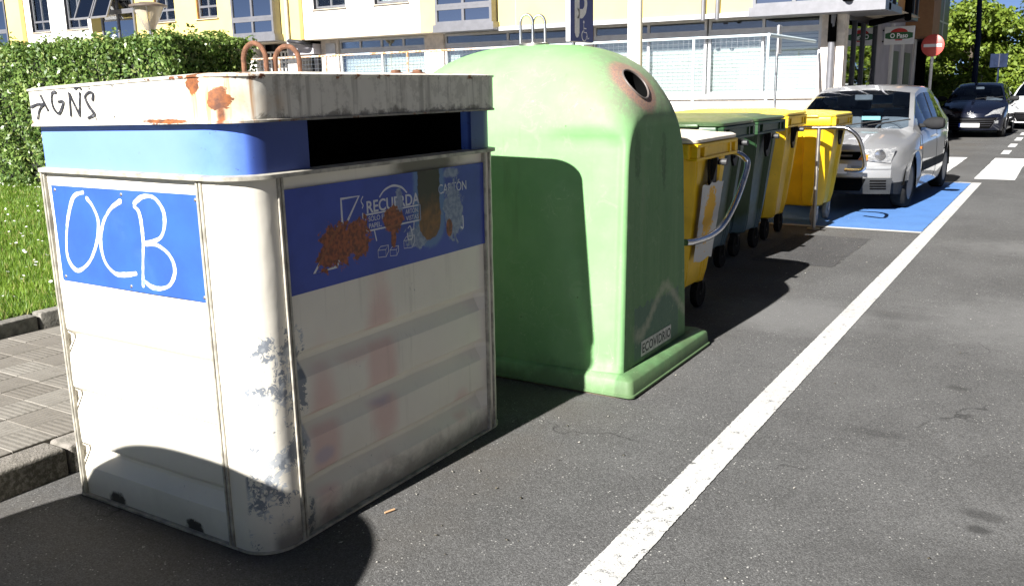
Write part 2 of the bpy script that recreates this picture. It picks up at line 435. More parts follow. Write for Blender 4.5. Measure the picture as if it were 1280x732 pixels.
o = raw_mesh('daisies', V, np.arange(6 * N).reshape(N, 6), MAT['petal']); o['kind'] = 'stuff'; tag(o, 'small white daisies scattered through the lawn', 'flowers')

# leaf cloud helper
def leaves(centers, normals, size, fold=.25, jitter=.8, asp=.5):
    N = len(centers); nrm = normals + rng.normal(0, jitter, (N, 3)); nrm /= np.linalg.norm(nrm, axis=1, keepdims=True) + 1e-9
    t = rng.normal(0, 1, (N, 3)); t -= nrm * (t * nrm).sum(1, keepdims=True); t /= np.linalg.norm(t, axis=1, keepdims=True) + 1e-9
    b = np.cross(nrm, t); s = (size * (.6 + .8 * rng.random(N)))[:, None]
    base = centers - t * s * .5; tip = centers + t * s * .5
    l = centers + b * s * asp * .5 + nrm * s * fold * .3; r = centers - b * s * asp * .5 + nrm * s * fold * .3
    V = np.stack([base, r, tip, l], 1); return V, np.arange(4 * N).reshape(N, 4)

# hedge: long clipped box, its end face turned to the road
def hedge():
    t = thing('hedge', 'tall clipped green hedge behind the lawn', 'hedge', (-13, 8.7, .15))
    x0, x1, y0, y1, z0, z1 = -6.5, 2.9, -.8, .72, 0.0, 2.17
    bm = bm_new(); box(bm, x0 + .1, x1 - .16, y0 + .16, y1 - .16, 0.1, z1 - .16); obj('core', bm, MAT['hedge_core'], t)
    cs, ns = [], []
    def face(N, fn, nv):
        u = rng.random((N, 2)); d = rng.random(N) ** 1.4 * .22; p = fn(u)
        bumps = .05 * np.sin(p[:, 0] * 5.1 + p[:, 2] * 3) + .04 * np.sin(p[:, 1] * 7 + p[:, 2] * 6.3 + p[:, 0] * 9)
        p = p + np.array(nv) * (bumps - d)[:, None]; cs.append(p); ns.append(np.tile(np.array(nv, float), (N, 1)))
    face(38000, lambda u: np.stack([x0 + (x1 - x0) * u[:, 0], np.full(len(u), y0), z0 + (z1 - z0) * u[:, 1]], 1), (0, -1, 0))
    face(9000, lambda u: np.stack([np.full(len(u), x1), y0 + (y1 - y0) * u[:, 0], z0 + (z1 - z0) * u[:, 1]], 1), (1, 0, 0))
    face(20000, lambda u: np.stack([x0 + (x1 - x0) * u[:, 0], y0 + (y1 - y0) * u[:, 1], np.full(len(u), z1)], 1), (0, 0, 1))
    # loose shoots above the clipped top
    N = 1600; u = rng.random((N, 2)); k = rng.integers(0, 130, N); kx = x0 + (x1 - x0) * rng.random(130); ky = y0 + (y1 - y0) * rng.random(130); kh = .04 + .16 * rng.random(130)
    cs.append(np.stack([kx[k] + rng.normal(0, .025, N), ky[k] + rng.normal(0, .025, N), z1 + rng.random(N) * kh[k]], 1)); ns.append(np.tile(np.array((0, 0, 1.)), (N, 1)))
    c = np.concatenate(cs); nn = np.concatenate(ns)
    V, F = leaves(c, nn, np.full(len(c), .068), jitter=.75, asp=.52)
    o = raw_mesh('foliage', V, F, MAT['hedge'], t); o['kind'] = 'stuff'
    for k in range(11):
        bm = bm_new(); x = x0 + .5 + k * .85; tube(bm, [(x, -.1, 0), (x + .03, -.05, .6), (x, 0, 1.3)], [.03, .025, .01], 6); obj('stem', bm, MAT['bark'], t)
    return t
hedge()

# ================================================================== PAPER CONTAINER (rounded steel box)
HX, HY, RC = .535, .76, .13
def rrect(hx, hy, r, n=10, extra=None):
    pts = []
    q = r if isinstance(r, tuple) else (r, r, r, r)
    for sx, sy, a0, r in ((1, -1, -90, q[0]), (1, 1, 0, q[1]), (-1, 1, 90, q[2]), (-1, -1, 180, q[3])):
        cx, cy = sx * (hx - r), sy * (hy - r)
        for k in range(n + 1):
            a = R(a0 + 90 * k / n); pts.append((cx + r * math.cos(a), cy + r * math.sin(a)))
    return pts
def lft(pts, k): return [(x if x > 0 else x * k, y) for x, y in pts]
def box_paint(name, base):
    m = S(name, rough=.5); x, y, z = m.xyz(); n = m.noise(7, 5, .65, .3); n2 = m.noise(28, 5, .7, .6); big = m.noise(2.5, 4)
    c = m.mix(m.ramp(big, .3, .7), base, tuple(b * .9 for b in base))
    # grey scuffing where the paint has flaked off the rounded street corner
    dcx = m.math('SUBTRACT', x, .53); dcy = m.math('ADD', y, .66)
    dc = m.math('SQRT', m.math('ADD', m.mul(dcx, dcx), m.mul(dcy, dcy)))
    near = m.ramp(dc, .17, .07); zz = m.mx(m.blob(z, z, .62, .62, .23, .23, None, 0, .3), m.mul(m.blob(z, z, .28, .28, .26, .26, None, 0, .3), .9), m.mul(m.blob(z, z, .1, .1, .12, .12, None, 0, .3), 1.0))
    flake = m.ramp(m.math('ADD', m.math('MULTIPLY', m.noise(34, 5, .75, 1.2), .45), m.math('MULTIPLY', m.noise(6.5, 4, .6, .5), .65)), .565, .58)
    fl = m.mul(flake, near, zz); fl = m.ramp(fl, .25, .4)
    c = m.mix(fl, c, m.mix(m.ramp(m.noise(12, 4), .45, .55), (.42, .44, .46), (.20, .22, .25)))
    chips = m.mul(m.ramp(n2, .665, .68), m.ramp(m.noise(3.1, 3), .5, .62)); c = m.mix(m.math('MULTIPLY', chips, .8), c, (.26, .25, .25))
    # faded pink spray on the street side
    side = m.ramp(x, .50, .52); nn = m.noise(9, 3)
    pk = m.mx(m.blob(y, z, -.12, .52, .085, .34, nn, .5, .4), m.blob(y, z, -.45, .33, .07, .30, nn, .5, .5), m.mul(m.blob(y, z, -.20, .62, .16, .05, nn, .5, .4), .6), m.mul(m.blob(y, z, .40, .19, .06, .07, nn, .5, .4), .7))
    c = m.mix(m.mul(pk, side, .38), c, (.60, .20, .20))
    bl = m.mx(m.blob(y, z, -.13, .40, .06, .04, nn, 1.2, .5), m.blob(y, z, -.46, .28, .05, .03, nn, 1.2, .5)); c = m.mix(m.mul(bl, side, .4), c, (.25, .28, .45))
    # soot over the burnt slot, grime runs, mud thrown up along the foot
    soot = m.mul(m.blob(y, z, .21, 1.27, .20, .06, nn, .8, .4), side); c = m.mix(m.math('MULTIPLY', soot, .85), c, (.055, .05, .032))
    stv = m.scaled((22, 22, 1.6)); streak = m.ramp(m.noise(1.0, 3, vec=stv), .58, .72)
    c = m.mix(m.mul(streak, side, .13), c, (.20, .17, .12))
    mud = m.ramp(m.math('ADD', z, m.math('MULTIPLY', m.math('SUBTRACT', n, .5), .22)), .15, .02); c = m.mix(m.math('MULTIPLY', mud, m.math('ADD', .15, m.math('MULTIPLY', side, .55))), c, (.05, .046, .038))
    ft = m.mx(m.blob(x, z, -.30, .02, .05, .035, n2, 1.6, .25), m.blob(x, z, .145, .02, .05, .035, n2, 1.6, .25)); c = m.mix(m.mul(ft, m.ramp(y, -.70, -.74), .95), c, (.012, .011, .01))
    m.col(c); m.rgh(m.math('ADD', .42, m.math('MULTIPLY', n, .25)))
    m.bump(m.math('ADD', m.math('MULTIPLY', m.noise(5, 3), 1.0), m.math('MULTIPLY', fl, -.12)), .35, .012)
    return m.m
MAT['boxwhite'] = box_paint('container_cream_paint', (.74, .70, .61))
m = S('container_roof_paint', rough=.55); x, y, z = m.xyz(); nn = m.noise(11, 6, .7, .5); n2 = m.noise(30, 5, .7)
c = m.mix(m.ramp(m.noise(3, 4), .3, .7), (.70, .67, .59), (.60, .57, .50))
stv = m.scaled((26, 26, 1.2)); st = m.ramp(m.noise(1.0, 4, .7, vec=stv), .50, .66)
side = m.ramp(x, .50, .54); corner = m.mul(m.ramp(x, .30, .36), m.ramp(y, -.60, -.66))
c = m.mix(m.mul(st, corner, .75), c, (.52, .22, .045))
c = m.mix(m.mul(st, side, .42), c, (.10, .085, .06))
c = m.mix(m.mul(m.ramp(m.noise(13, 6, .75), .5, .6), side, .28), c, (.16, .14, .11))
fr = m.ramp(y, -.5, -.6)
run = m.mul(m.blob(x, z, .478, 1.49, .012, .045, nn, .7, .5), fr)
rs = m.mx(m.mul(m.blob(x, z, .480, 1.535, .030, .034, nn, 2.2, .06), fr), m.mul(m.blob(x, z, .385, 1.590, .028, .030, nn, 2.2, .08), fr), run, m.mul(m.ramp(z, 1.475, 1.466), m.ramp(nn, .52, .6)), m.mul(m.blob(x, z, .25, 1.47, .12, .008, nn, 2.0, .2), fr), m.mul(m.ramp(nn, .56, .6), m.ramp(z, 1.590, 1.600), m.ramp(x, -.2, .1)))
halo = m.mul(m.mx(m.blob(x, z, .480, 1.53, .06, .06, nn, 1.6, .5), m.blob(x, z, .385, 1.56, .035, .09, nn, 1.4, .5)), fr)
c = m.mix(m.mul(halo, .55), c, (.60, .33, .10))
c = m.mix(rs, c, m.mix(m.ramp(n2, .35, .65), (.09, .030, .014), (.26, .085, .022)))
blk = m.mul(side, m.ramp(m.math('ADD', z, m.math('MULTIPLY', m.math('SUBTRACT', nn, .5), .16)), 1.49, 1.468)); c = m.mix(m.math('MULTIPLY', blk, .7), c, (.05, .042, .03))
m.col(c); m.bump(m.math('ADD', m.noise(6, 3), m.math('MULTIPLY', rs, .3)), .4, .01); MAT['boxroof'] = m.m
m = S('container_blue_band', rough=.45); n = m.noise(6, 5); n2 = m.noise(40, 4); x, y, z = m.xyz()
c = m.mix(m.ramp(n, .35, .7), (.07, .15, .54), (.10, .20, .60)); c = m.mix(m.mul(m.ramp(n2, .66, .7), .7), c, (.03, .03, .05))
front_pale = m.mul(m.ramp(y, -.66, -.74), m.ramp(x, .50, .2)); c = m.mix(m.math('MULTIPLY', front_pale, .75), c, (.16, .26, .58))  # front face mixed to a paler blue
shade_side = m.ramp(x, .50, .52); c = m.mix(m.mul(shade_side, .85), c, (.018, .035, .17))  # street side of the band darkened in the colour for its shade
m.col(c); MAT['boxblue'] = m.m
# poster sheets: same print, rust eaten through the street-side one
RUST = lambda m, y, z, nz: m.mx(m.blob(y, z, -.34, 1.03, .085, .075, nz, 2.3, .06), m.blob(y, z, -.24, 1.035, .075, .07, nz, 2.3, .06), m.blob(y, z, -.40, .99, .04, .05, nz, 2.3, .06), m.blob(y, z, -.025, 1.075, .058, .05, nz, 2.0, .07), m.blob(y, z, -.03, 1.01, .016, .04, nz, 1.5, .1), m.blob(y, z, .335, .995, .022, .036, nz, .8, .1))
def sheet_paint(name, base, wear):
    m = S(name, rough=.4); x, y, z = m.xyz(); nz = m.noise(24, 5, .7, .4); n = m.noise(5, 4)
    c = m.mix(m.ramp(n, .3, .7), base, tuple(b * .75 for b in base))
    if wear:
        # melted and peeled run below the burnt slot
        dz = m.math('MAXIMUM', m.math('SUBTRACT', 1.035, z), 0.0); dy = m.math('SUBTRACT', y, .205)
        d = m.math('SQRT', m.math('ADD', m.mul(dy, dy), m.mul(dz, dz)))
        d2 = m.math('ADD', d, m.math('MULTIPLY', m.math('SUBTRACT', nz, .5), .03))
        halo = m.ramp(d2, .115, .09); c = m.mix(m.math('MULTIPLY', halo, .75), c, (.10, .20, .36))
        peel = m.mx(m.blob(y, z, .37, 1.06, .065, .11, nz, 2.4, .06), m.blob(y, z, .12, .99, .075, .045, nz, 2.2, .06), m.blob(y, z, .015, 1.14, .022, .05, nz, 2.0, .06), m.blob(y, z, .36, 1.22, .05, .02, nz, 1.5, .3)); c = m.mix(m.math('MULTIPLY', peel, .8), c, m.mix(m.ramp(m.noise(50, 3), .4, .6), (.28, .33, .40), (.16, .20, .28)))
        u = m.ramp(d2, .075, .068); c = m.mix(u, c, m.mix(m.ramp(m.math('ADD', z, m.math('MULTIPLY', m.math('SUBTRACT', nz, .5), .1)), 1.05, 1.16), m.mix(m.ramp(nz, .35, .65), (.20, .085, .02), (.10, .045, .015)), (.022, .017, .010)))
        c = m.mix(RUST(m, y, z, nz), c, m.mix(m.ramp(m.noise(60, 4), .35, .65), (.31, .075, .022), (.10, .022, .010)))
    else:
        sm = m.ramp(m.noise(3.2, 4, .6, 1.0), .5, .8); c = m.mix(m.math('MULTIPLY', sm, .30), c, (.07, .17, .50))
    m.col(c); m.rgh(m.math('ADD', .3, m.math('MULTIPLY', n, .3))); return m.m
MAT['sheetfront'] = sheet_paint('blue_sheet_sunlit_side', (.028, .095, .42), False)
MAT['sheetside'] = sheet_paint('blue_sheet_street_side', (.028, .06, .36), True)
m = S('poster_print', rough=.5); x, y, z = m.xyz(); nz = m.noise(24, 5, .7, .4)
dz = m.math('MAXIMUM', m.math('SUBTRACT', 1.035, z), 0.0); dy = m.math('SUBTRACT', y, .205); d = m.math('SQRT', m.math('ADD', m.mul(dy, dy), m.mul(dz, dz)))
pe = m.mx(m.blob(y, z, .37, 1.07, .06, .10, nz, 2.0, .1), m.blob(y, z, .015, 1.14, .022, .05, nz, 2.0, .06), m.ramp(d, .08, .07))
c = m.mix(m.math('MULTIPLY', pe, .75), (.55, .56, .60), (.12, .18, .34)); c = m.mix(RUST(m, y, z, nz), c, (.22, .07, .025)); m.col(c); MAT['print'] = m.m

def paper_container():
    t = thing('paper_container', 'large white steel recycling container with blue bands and OCB graffiti', 'container', (-2.695, 2.66, 0))
    W = MAT['boxwhite']
    # core
    bm = bm_new(); ring = lft(rrect(HX - .050, HY - .050, (RC - .05, RC - .05, RC - .05, .02)), .98); loft(bm, [[(x, y, z) for x, y in ring] for z in (.02, 1.285)]); obj('body', bm, W, t, True)
    # rounded corner skins
    for (cx, cy, a0, sx, sy) in ((HX - RC, -HY + RC, -90, 1, -1), (HX - RC, HY - RC, 0, 1, 1), (-HX + RC, HY - RC, 90, -1, 1), (-HX + RC, -HY + RC, 180, -1, -1)):
        if (sx, sy) == (-1, -1): continue
        pl = [(cx + RC * math.cos(R(a0 + 90 * k / 12)), cy + RC * math.sin(R(a0 + 90 * k / 12))) for k in range(13)]
        if (sx, sy) == (1, -1): pl = [(.36, -HY)] + pl + [(HX, -.60)]
        elif (sx, sy) == (1, 1): pl = [(HX, .60)] + pl
        rows = [[(x + random.uniform(-.0012, .0012), y + random.uniform(-.0012, .0012), .012 + (1.285 - .012) * j / 16) for x, y in pl] for j in range(17)]
        bm = bm_new(); grid(bm, rows); obj('corner_sheet', bm, W, t, True, 60)
    # pressed panels with horizontal grooves
    prof = [(.015, -.004)]
    for zc in (.20, .43, .66):
        prof += [(zc - .080, 0), (zc - .07, -.001), (zc - .014, -.032), (zc - .004, -.033), (zc + .004, -.031), (zc + .028, -.002), (zc + .036, .0), (zc + .06, .001)]
    prof += [(.80, 0), (.88, 0), (.98, -.002), (1.1, -.003), (1.285, 0)]
    def panel(a, b, fn, dents):
        bm = bm_new(); rows = []; n = 28
        for z, d in prof:
            row = []
            for k in range(n + 1):
                u = a + (b - a) * k / n; e = min(1, min(k, n - k) / 1.0)
                dd = d * e - .006 + .003 * math.sin(u * 7 + z * 5) * math.sin(z * 9) * e
                for (du, dz_, dr, da) in dents: dd -= da * math.exp(-((u - du) ** 2 + (z - dz_) ** 2) / dr ** 2)
                row.append(fn(u, z, dd))
            rows.append(row)
        grid(bm, rows); return obj('side_panel', bm, W, t, True, 14)
    panel(-.525, .36, lambda u, z, d: (u, -HY - d, z), [(-.05, .30, .1, .006)])
    panel(-.60, .60, lambda u, z, d: (HX + d, u, z), [(.12, .45, .06, .010), (-.3, .1, .2, .008), (.3, .3, .1, .005)])
    panel(-.60, .60, lambda u, z, d: (-HX - d, u, z), [])
    panel(-.40, .40, lambda u, z, d: (u, HY + d, z), [])
    # trim strips
    def strip(x0, x1, y0, y1, z0=.012, z1=1.285):
        bm = bm_new(); box(bm, x0, x1, y0, y1, z0, z1, .002, 1); obj('trim_strip', bm, MAT['boxtrim'], t)
    strip(.355, .367, -HY - .007, -HY + .01); strip(.338, .348, -HY - .006, -HY + .01)
    strip(HX - .01, HX + .008, -.606, -.594); strip(HX - .01, HX + .006, -.588, -.578)
    strip(HX - .01, HX + .010, .600, .612); strip(HX - .01, HX + .008, .642, .652)
    strip(-.515, -.505, -HY - .004, -HY + .02); strip(-.497, -.489, -HY - .005, -HY + .01)
    # base skirt edge and dark feet
    bm = bm_new(); ra = rrect(HX + .004, HY + .004, (RC, RC, RC, .03)); rb = rrect(HX - .02, HY - .02, (RC - .02, RC - .02, RC - .02, .02))
    loft(bm, [[(x, y, z) for x, y in q] for q, z in ((rb, .004), (ra, .004), (ra, .013), (rb, .0135))], False, False); obj('base_skirt', bm, MAT['boxtrim'], t, True)
    # ledge
    bm = bm_new(); ra = lft(rrect(HX + .020, HY + .020, (RC + .02, RC + .02, RC + .02, .05)), .955); rb = rrect(HX - .03, HY - .03, (RC - .02, RC - .02, RC - .02, .02))
    loft(bm, [[(x, y, z) for x, y in q] for q, z in ((rb, 1.286), (ra, 1.286), (ra, 1.299), (rb, 1.304))], False, False); obj('ledge', bm, MAT['boxtrim'], t, True)
    # blue band with the long slot on the street side
    bm = bm_new(); ring = []
    base = lft(rrect(HX - .008, HY - .008, (RC, RC, RC, .03)), .965)
    for i, p in enumerate(base):
        ring.append(p)
        q = base[(i + 1) % len(base)]
        if abs(p[0] - (HX - .008)) < 1e-6 and abs(q[0] - (HX - .008)) < 1e-6 and p[1] < 0 < q[1]: ring += [(HX - .008, -.44), (HX - .008, .53)]
    n = len(ring); V = [[bm.verts.new((x, y, z)) for x, y in ring] for z in (1.300, 1.470)]
    for k in range(n):
        if ring[k][1] == -.44 and ring[(k + 1) % n][1] == .53: continue
        bm.faces.new((V[0][k], V[0][(k + 1) % n], V[1][(k + 1) % n], V[1][k]))
    for yy in (-.44, .53): bm.faces.new([bm.verts.new(p) for p in ((HX - .008, yy, 1.30), (HX - .06, yy, 1.30), (HX - .06, yy, 1.47), (HX - .008, yy, 1.47))])
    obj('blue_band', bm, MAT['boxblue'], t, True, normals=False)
    bm = bm_new(); box(bm, .10, HX - .02, -.46, .55, 1.302, 1.468)
    bm.faces.ensure_lookup_table(); bmesh.ops.delete(bm, geom=[f for f in bm.faces if f.calc_center_median().x > HX - .03], context='FACES'); obj('slot_interior', bm, MAT['void'], t, normals=False)
    # roof fascia and shallow crowned lid
    def drop(x): return .032 * max(0.0, min(1.0, (-x - .15) / .4))
    bm = bm_new(); ra = rrect(HX + .016, HY + .016, (RC + .02, RC + .02, RC + .02, .03)); ro = rrect(HX + .022, HY + .022, (RC + .025, RC + .025, RC + .025, .036)); ri = rrect(HX - .03, HY - .03, (RC, RC, RC, .02)); rq = rrect(HX * .4, HY * .4, .08)
    def dn(x, y): return .0016 * math.sin(y * 23) * math.sin(x * 11 + y * 9)
    rr = []
    for q, z, k in ((ri, 1.466, 0), (ro, 1.463, .45), (ro, 1.470, .45), (ra, 1.473, .45), (ra, 1.53, .6), (ra, 1.602, 1), (ro, 1.604, 1), (ro, 1.610, 1), (ri, 1.616, 1), (rq, 1.628, .6)):
        rr.append([(x + dn(y, x) * (q is ra), y + dn(x, y) * (q is ra), z - drop(x) * k) for x, y in q])
    rr = [[(x if x > 0 else x * .932, y, z) for x, y, z in q] for q in rr]
    loft(bm, rr); obj('roof', bm, MAT['boxroof'], t, True, 40)
    # riveted plate on the fascia
    bm = bm_new(); 
    for x, z in ((-.01, 1.585), (-.015, 1.485), (-.115, 1.478), (-.135, 1.578)):
        lathe(bm, [(.0001, .003), (.004, .002), (.006, 0)], 8, plane_m((x, -HY - .0165, z), (1, 0, 0), (0, 0, 1)))
    obj('rivets', bm, MAT['dullsteel'], t)['kind'] = 'stuff'
    bm = bm_new(); box(bm, -.0005, .001, -HY - .0175, -HY - .014, 1.476, 1.596); box(bm, -.11, -.0008, -HY - .0175, -HY - .014, 1.475, 1.4765); obj('plate_seam', bm, MAT['dullsteel'], t)['kind'] = 'stuff'
    # lifting hoops and rusty stubs on the roof
    for (x, y, w, h) in ((-.225, .04, .055, .135), (-.10, .10, .06, .12)):
        bm = bm_new(); pts = [(x - w, y, 1.60)] + [(x - w * math.cos(R(a)), y + .02 * a / 180, 1.62 + h - .06 + .06 * math.sin(R(a))) for a in range(0, 181, 15)] + [(x + w, y + .02, 1.60)]
        tube(bm, pts, .0105, 10); obj('lifting_hoop', bm, MAT['rust'], t, True)
    for (x, y) in ((-.40, -.48), (.40, .20), (.46, .26)):
        bm = bm_new(); lathe(bm, [(.04, 1.60), (.036, 1.618), (.020, 1.624), (.018, 1.632), (.001, 1.634)], 10, Matrix.Translation((x, y, -.028 if x < 0 else 0))); obj('roof_bolt', bm, MAT['rust'], t, True)
    # blue sheets
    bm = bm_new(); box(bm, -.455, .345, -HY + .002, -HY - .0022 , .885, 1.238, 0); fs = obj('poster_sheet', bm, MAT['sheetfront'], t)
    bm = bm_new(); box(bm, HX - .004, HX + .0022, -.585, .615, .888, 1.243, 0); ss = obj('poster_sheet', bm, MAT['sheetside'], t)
    bm = bm_new()
    for x in (-.435, -.05, .33):
        for z in (.90, 1.222): lathe(bm, [(.0001, .003), (.005, .002), (.007, 0)], 8, plane_m((x, -HY - .0022, z), (1, 0, 0), (0, 0, 1)))
    obj('rivets', bm, MAT['dullsteel'], fs)['kind'] = 'stuff'
    FM = plane_m((0, -HY - .0030, 0), (1, 0, 0), (0, 0, 1)); bm = bm_new(); sw = .0155
    for pts in ([(-.265, 1.22), (-.325, 1.20), (-.375, 1.12), (-.403, 1.03), (-.403, .965), (-.355, .93), (-.275, .97), (-.215, 1.05), (-.195, 1.12), (-.215, 1.17), (-.245, 1.20)],
                [(-.055, 1.2), (-.115, 1.17), (-.165, 1.12), (-.195, 1.05), (-.185, .98), (-.135, .94), (-.075, .94), (-.015, .95)],
                [(.018, 1.185), (.04, 1.16), (.045, 1.08), (.028, .98), (.018, .91)],
                [(.018, 1.195), (.065, 1.22), (.125, 1.22), (.165, 1.18), (.165, 1.13), (.135, 1.085), (.055, 1.06)],
                [(.055, 1.06), (.115, 1.06), (.175, 1.03), (.195, .98), (.165, .93), (.115, .91), (.065, .91), (.022, .93)]):
        stroke(bm, pts, sw, FM, 10, .0002 * random.random())
    obj('spray_lettering', bm, MAT['spray'], fs)['label'] = 'white hand-sprayed letters OCB'
    RM = plane_m((0, -HY - .0205, 0), (1, 0, 0), (0, 0, 1)); bm = bm_new(); sw = .0098
    for pts in ([(-.485, 1.518), (-.445, 1.527), (-.405, 1.528)], [(-.418, 1.558), (-.405, 1.537), (-.385, 1.507)], [(-.405, 1.528), (-.435, 1.508), (-.452, 1.478)],
                [(-.325, 1.568), (-.345, 1.566), (-.355, 1.545), (-.35, 1.515), (-.325, 1.495), (-.305, 1.508), (-.288, 1.535), (-.315, 1.535)],
                [(-.253, 1.488), (-.25, 1.525), (-.248, 1.563)], [(-.248, 1.563), (-.225, 1.525), (-.203, 1.488)], [(-.203, 1.488), (-.196, 1.525), (-.187, 1.563)], [(-.21, 1.578), (-.192, 1.584), (-.178, 1.577)],
                [(-.120, 1.54), (-.115, 1.56), (-.135, 1.565), (-.16, 1.55), (-.145, 1.52), (-.120, 1.494), (-.132, 1.487), (-.155, 1.480)]):
        stroke(bm, pts, sw, RM, 6, .0002 * random.random())
    obj('marker_lettering', bm, MAT['marker'], t)['label'] = 'black marker tag of an arrow and letters'
    # printed notice on the street side
    SM = lambda y, z, o=.0026: plane_m((HX + o, y, z), (0, 1, 0), (0, 0, 1)); P_ = MAT['print']
    bm = bm_new(); text_bm(bm, 'RECUERDA', .062, SM(-.180, 1.118), .315, bold=.001); obj('printed_lettering', bm, P_, ss)
    for tx, yy, zz, ww in (('SÓLO EN', -.170, 1.086, .105), ('ARTÓN,', .048, 1.086, .082), ('PAPEL,', -.170, 1.060, .072), ('VISTAS', .050, 1.060, .080)):
        bm = bm_new(); text_bm(bm, tx, .026, SM(yy, zz), ww, ext=.0003); obj('printed_lettering', bm, P_, ss)
    bm = bm_new(); text_bm(bm, 'CARTÓN', .055, SM(.265, 1.140), .200, ext=.0003); obj('printed_lettering', bm, P_, ss)
    bm = bm_new(); F0 = SM(0, 0)
    for pts in ([(-.185, 1.112), (.142, 1.112)], [(-.185, 1.052), (.142, 1.052)], [(-.185, 1.112), (-.185, 1.052)], [(.142, 1.112), (.142, 1.052)], [(-.14, 1.05), (-.13, 1.01)], [(.10, 1.05), (.095, 1.02), (.08, 1.02)]): stroke(bm, pts, .005, F0, 0)
    stroke(bm, [(-.10, 1.17), (-.07, 1.192), (-.02, 1.203), (.03, 1.192), (.06, 1.17)], .007, F0, 6)
    for pts in ([(-.31, 1.10), (-.31, 1.185), (-.215, 1.185), (-.285, 1.10)], [(-.33, 1.09), (-.465, .945), (-.35, .95), (-.33, .98)]): stroke(bm, pts, .012, F0, 0)
    stroke(bm, [(-.195, 1.18), (-.205, 1.165), (-.195, 1.15), (-.20, 1.14)], .005, F0, 4); stroke(bm, [(-.2, 1.12), (-.2, 1.10)], .005, F0, 0)
    for (x, z, s) in ((-.125, .972, .045), (-.055, .962, .038), (.03, .985, .05)):
        a, b = s, s * .6
        for pts in ([(x, z), (x + a, z - .004), (x + a, z - b - .004), (x, z - b), (x, z)], [(x, z), (x + a * .35, z + b * .45), (x + a * 1.35, z + b * .4), (x + a, z - .004)], [(x + a * 1.35, z + b * .4), (x + a * 1.35, z - b * .5), (x + a, z - b - .004)]): stroke(bm, pts, .003, F0, 0)
    stroke(bm, [(.06, 1.03), (.075, 1.035), (.085, .99), (.06, .985), (.055, 1.01)], .005, F0, 4); stroke(bm, [(.42, 1.02), (.435, 1.03), (.435, .98), (.42, .985)], .009, F0, 4)
    obj('printed_drawing', bm, P_, ss)['kind'] = 'stuff'
    return t
MAT['boxtrim'] = simple('trim_paint', (.34, .32, .27), .5, var=.35, scale=18)
paper_container()

# cigarette end on the asphalt
bm = bm_new(); tube(bm, [(-2.05, 2.37, .006), (-2.035, 2.41, .007)], .004, 8); tag(obj('cigarette_end', bm, simple('tan_paper', (.40, .24, .13), .8), None), 'tan cigarette end lying on the asphalt beside the white container', 'litter')

# grit, crumbs of glass and leaf bits lying on the road
N = 900
gx = np.where(rng.random(N) < .55, -1.9 + rng.normal(0, .22, N), -3 + 5.5 * rng.random(N)); gy = 1.5 + 9.5 * rng.random(N) ** 1.3
gs = .0015 + .004 * rng.random(N) ** 2
base = np.stack([gx, gy, np.full(N, .004)], 1); d = rng.normal(0, 1, (N, 4, 3)) * gs[:, None, None]; d[:, :, 2] = np.abs(d[:, :, 2]) * .7
V = base[:, None, :] + d; F = (np.arange(N)[:, None, None] * 4 + np.array([[0, 1, 2], [0, 2, 3], [0, 3, 1], [1, 3, 2]])[None]).reshape(-1, 3)
m = S('grit', rough=.8); i_ = m.island(); m.col(m.mix(m.ramp(i_, .3, .9), (.09, .075, .05), (.42, .40, .36)))
o = raw_mesh('road_grit', V, F, m.m); o['kind'] = 'stuff'; tag(o, 'scattered grit and crumbs on the asphalt', 'grit')

# ================================================================== GLASS BELL CONTAINER
HOLE_C = Vector((.655, -.175, 1.555)); HOLE_N = Vector((.80, -.10, .62)).normalized()
m = S('bell_green_plastic', rough=.55, spec=.3); x, y, z = m.xyz(); n = m.noise(5, 5); n2 = m.noise(26, 5, .7); fine = m.noise(120, 3)
c = m.mix(m.ramp(n, .3, .7), (.160, .325, .135), (.19, .355, .160))
sv = m.scaled((14, 14, 1.1)); st = m.noise(1.0, 4, .65, vec=sv)
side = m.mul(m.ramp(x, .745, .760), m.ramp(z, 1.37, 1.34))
c = m.mix(m.mul(side, .80), c, m.mix(m.ramp(st, .35, .65), (.070, .165, .065), (.10, .21, .085)))  # shade of the street face painted into the green, with dirt streaks
c = m.mix(m.mul(side, m.ramp(z, .62, .85), m.ramp(st, .52, .7), .5), c, (.19, .24, .15))
c = m.mix(m.mul(side, m.ramp(m.noise(17, 5), .60, .68), m.blob(z, z, 1.08, 1.08, .24, .24, None, 0, .4), .35), c, (.03, .05, .02))
# ghost of a removed sticker and a swept grey smear near the foot
gh = m.mul(side, m.ramp(y, -.37, -.355), m.ramp(y, .27, .25), m.ramp(m.math('ADD', z, m.math('MULTIPLY', m.math('SUBTRACT', n2, .5), .12)), .43, .41), m.ramp(z, .125, .14)); c = m.mix(m.math('MULTIPLY', gh, .65), c, (.065, .115, .105))
sm = m.math('ABSOLUTE', m.math('SUBTRACT', z, m.math('ADD', .36, m.math('MULTIPLY', m.math('SINE', m.math('MULTIPLY', m.math('ADD', y, .12), 9.0)), .10))))
c = m.mix(m.mul(side, m.ramp(m.math('ADD', sm, m.math('MULTIPLY', m.math('SUBTRACT', n2, .5), .10)), .06, .0), m.ramp(y, -.42, -.3), .6), c, (.36, .37, .27))
for (cy_, cz_) in ((-.33, 1.22), (.02, 1.18)):
    c = m.mix(m.mul(side, m.blob(y, z, cy_, cz_, .035, .13, n2, 2.6, .25), .7), c, (.02, .035, .015))
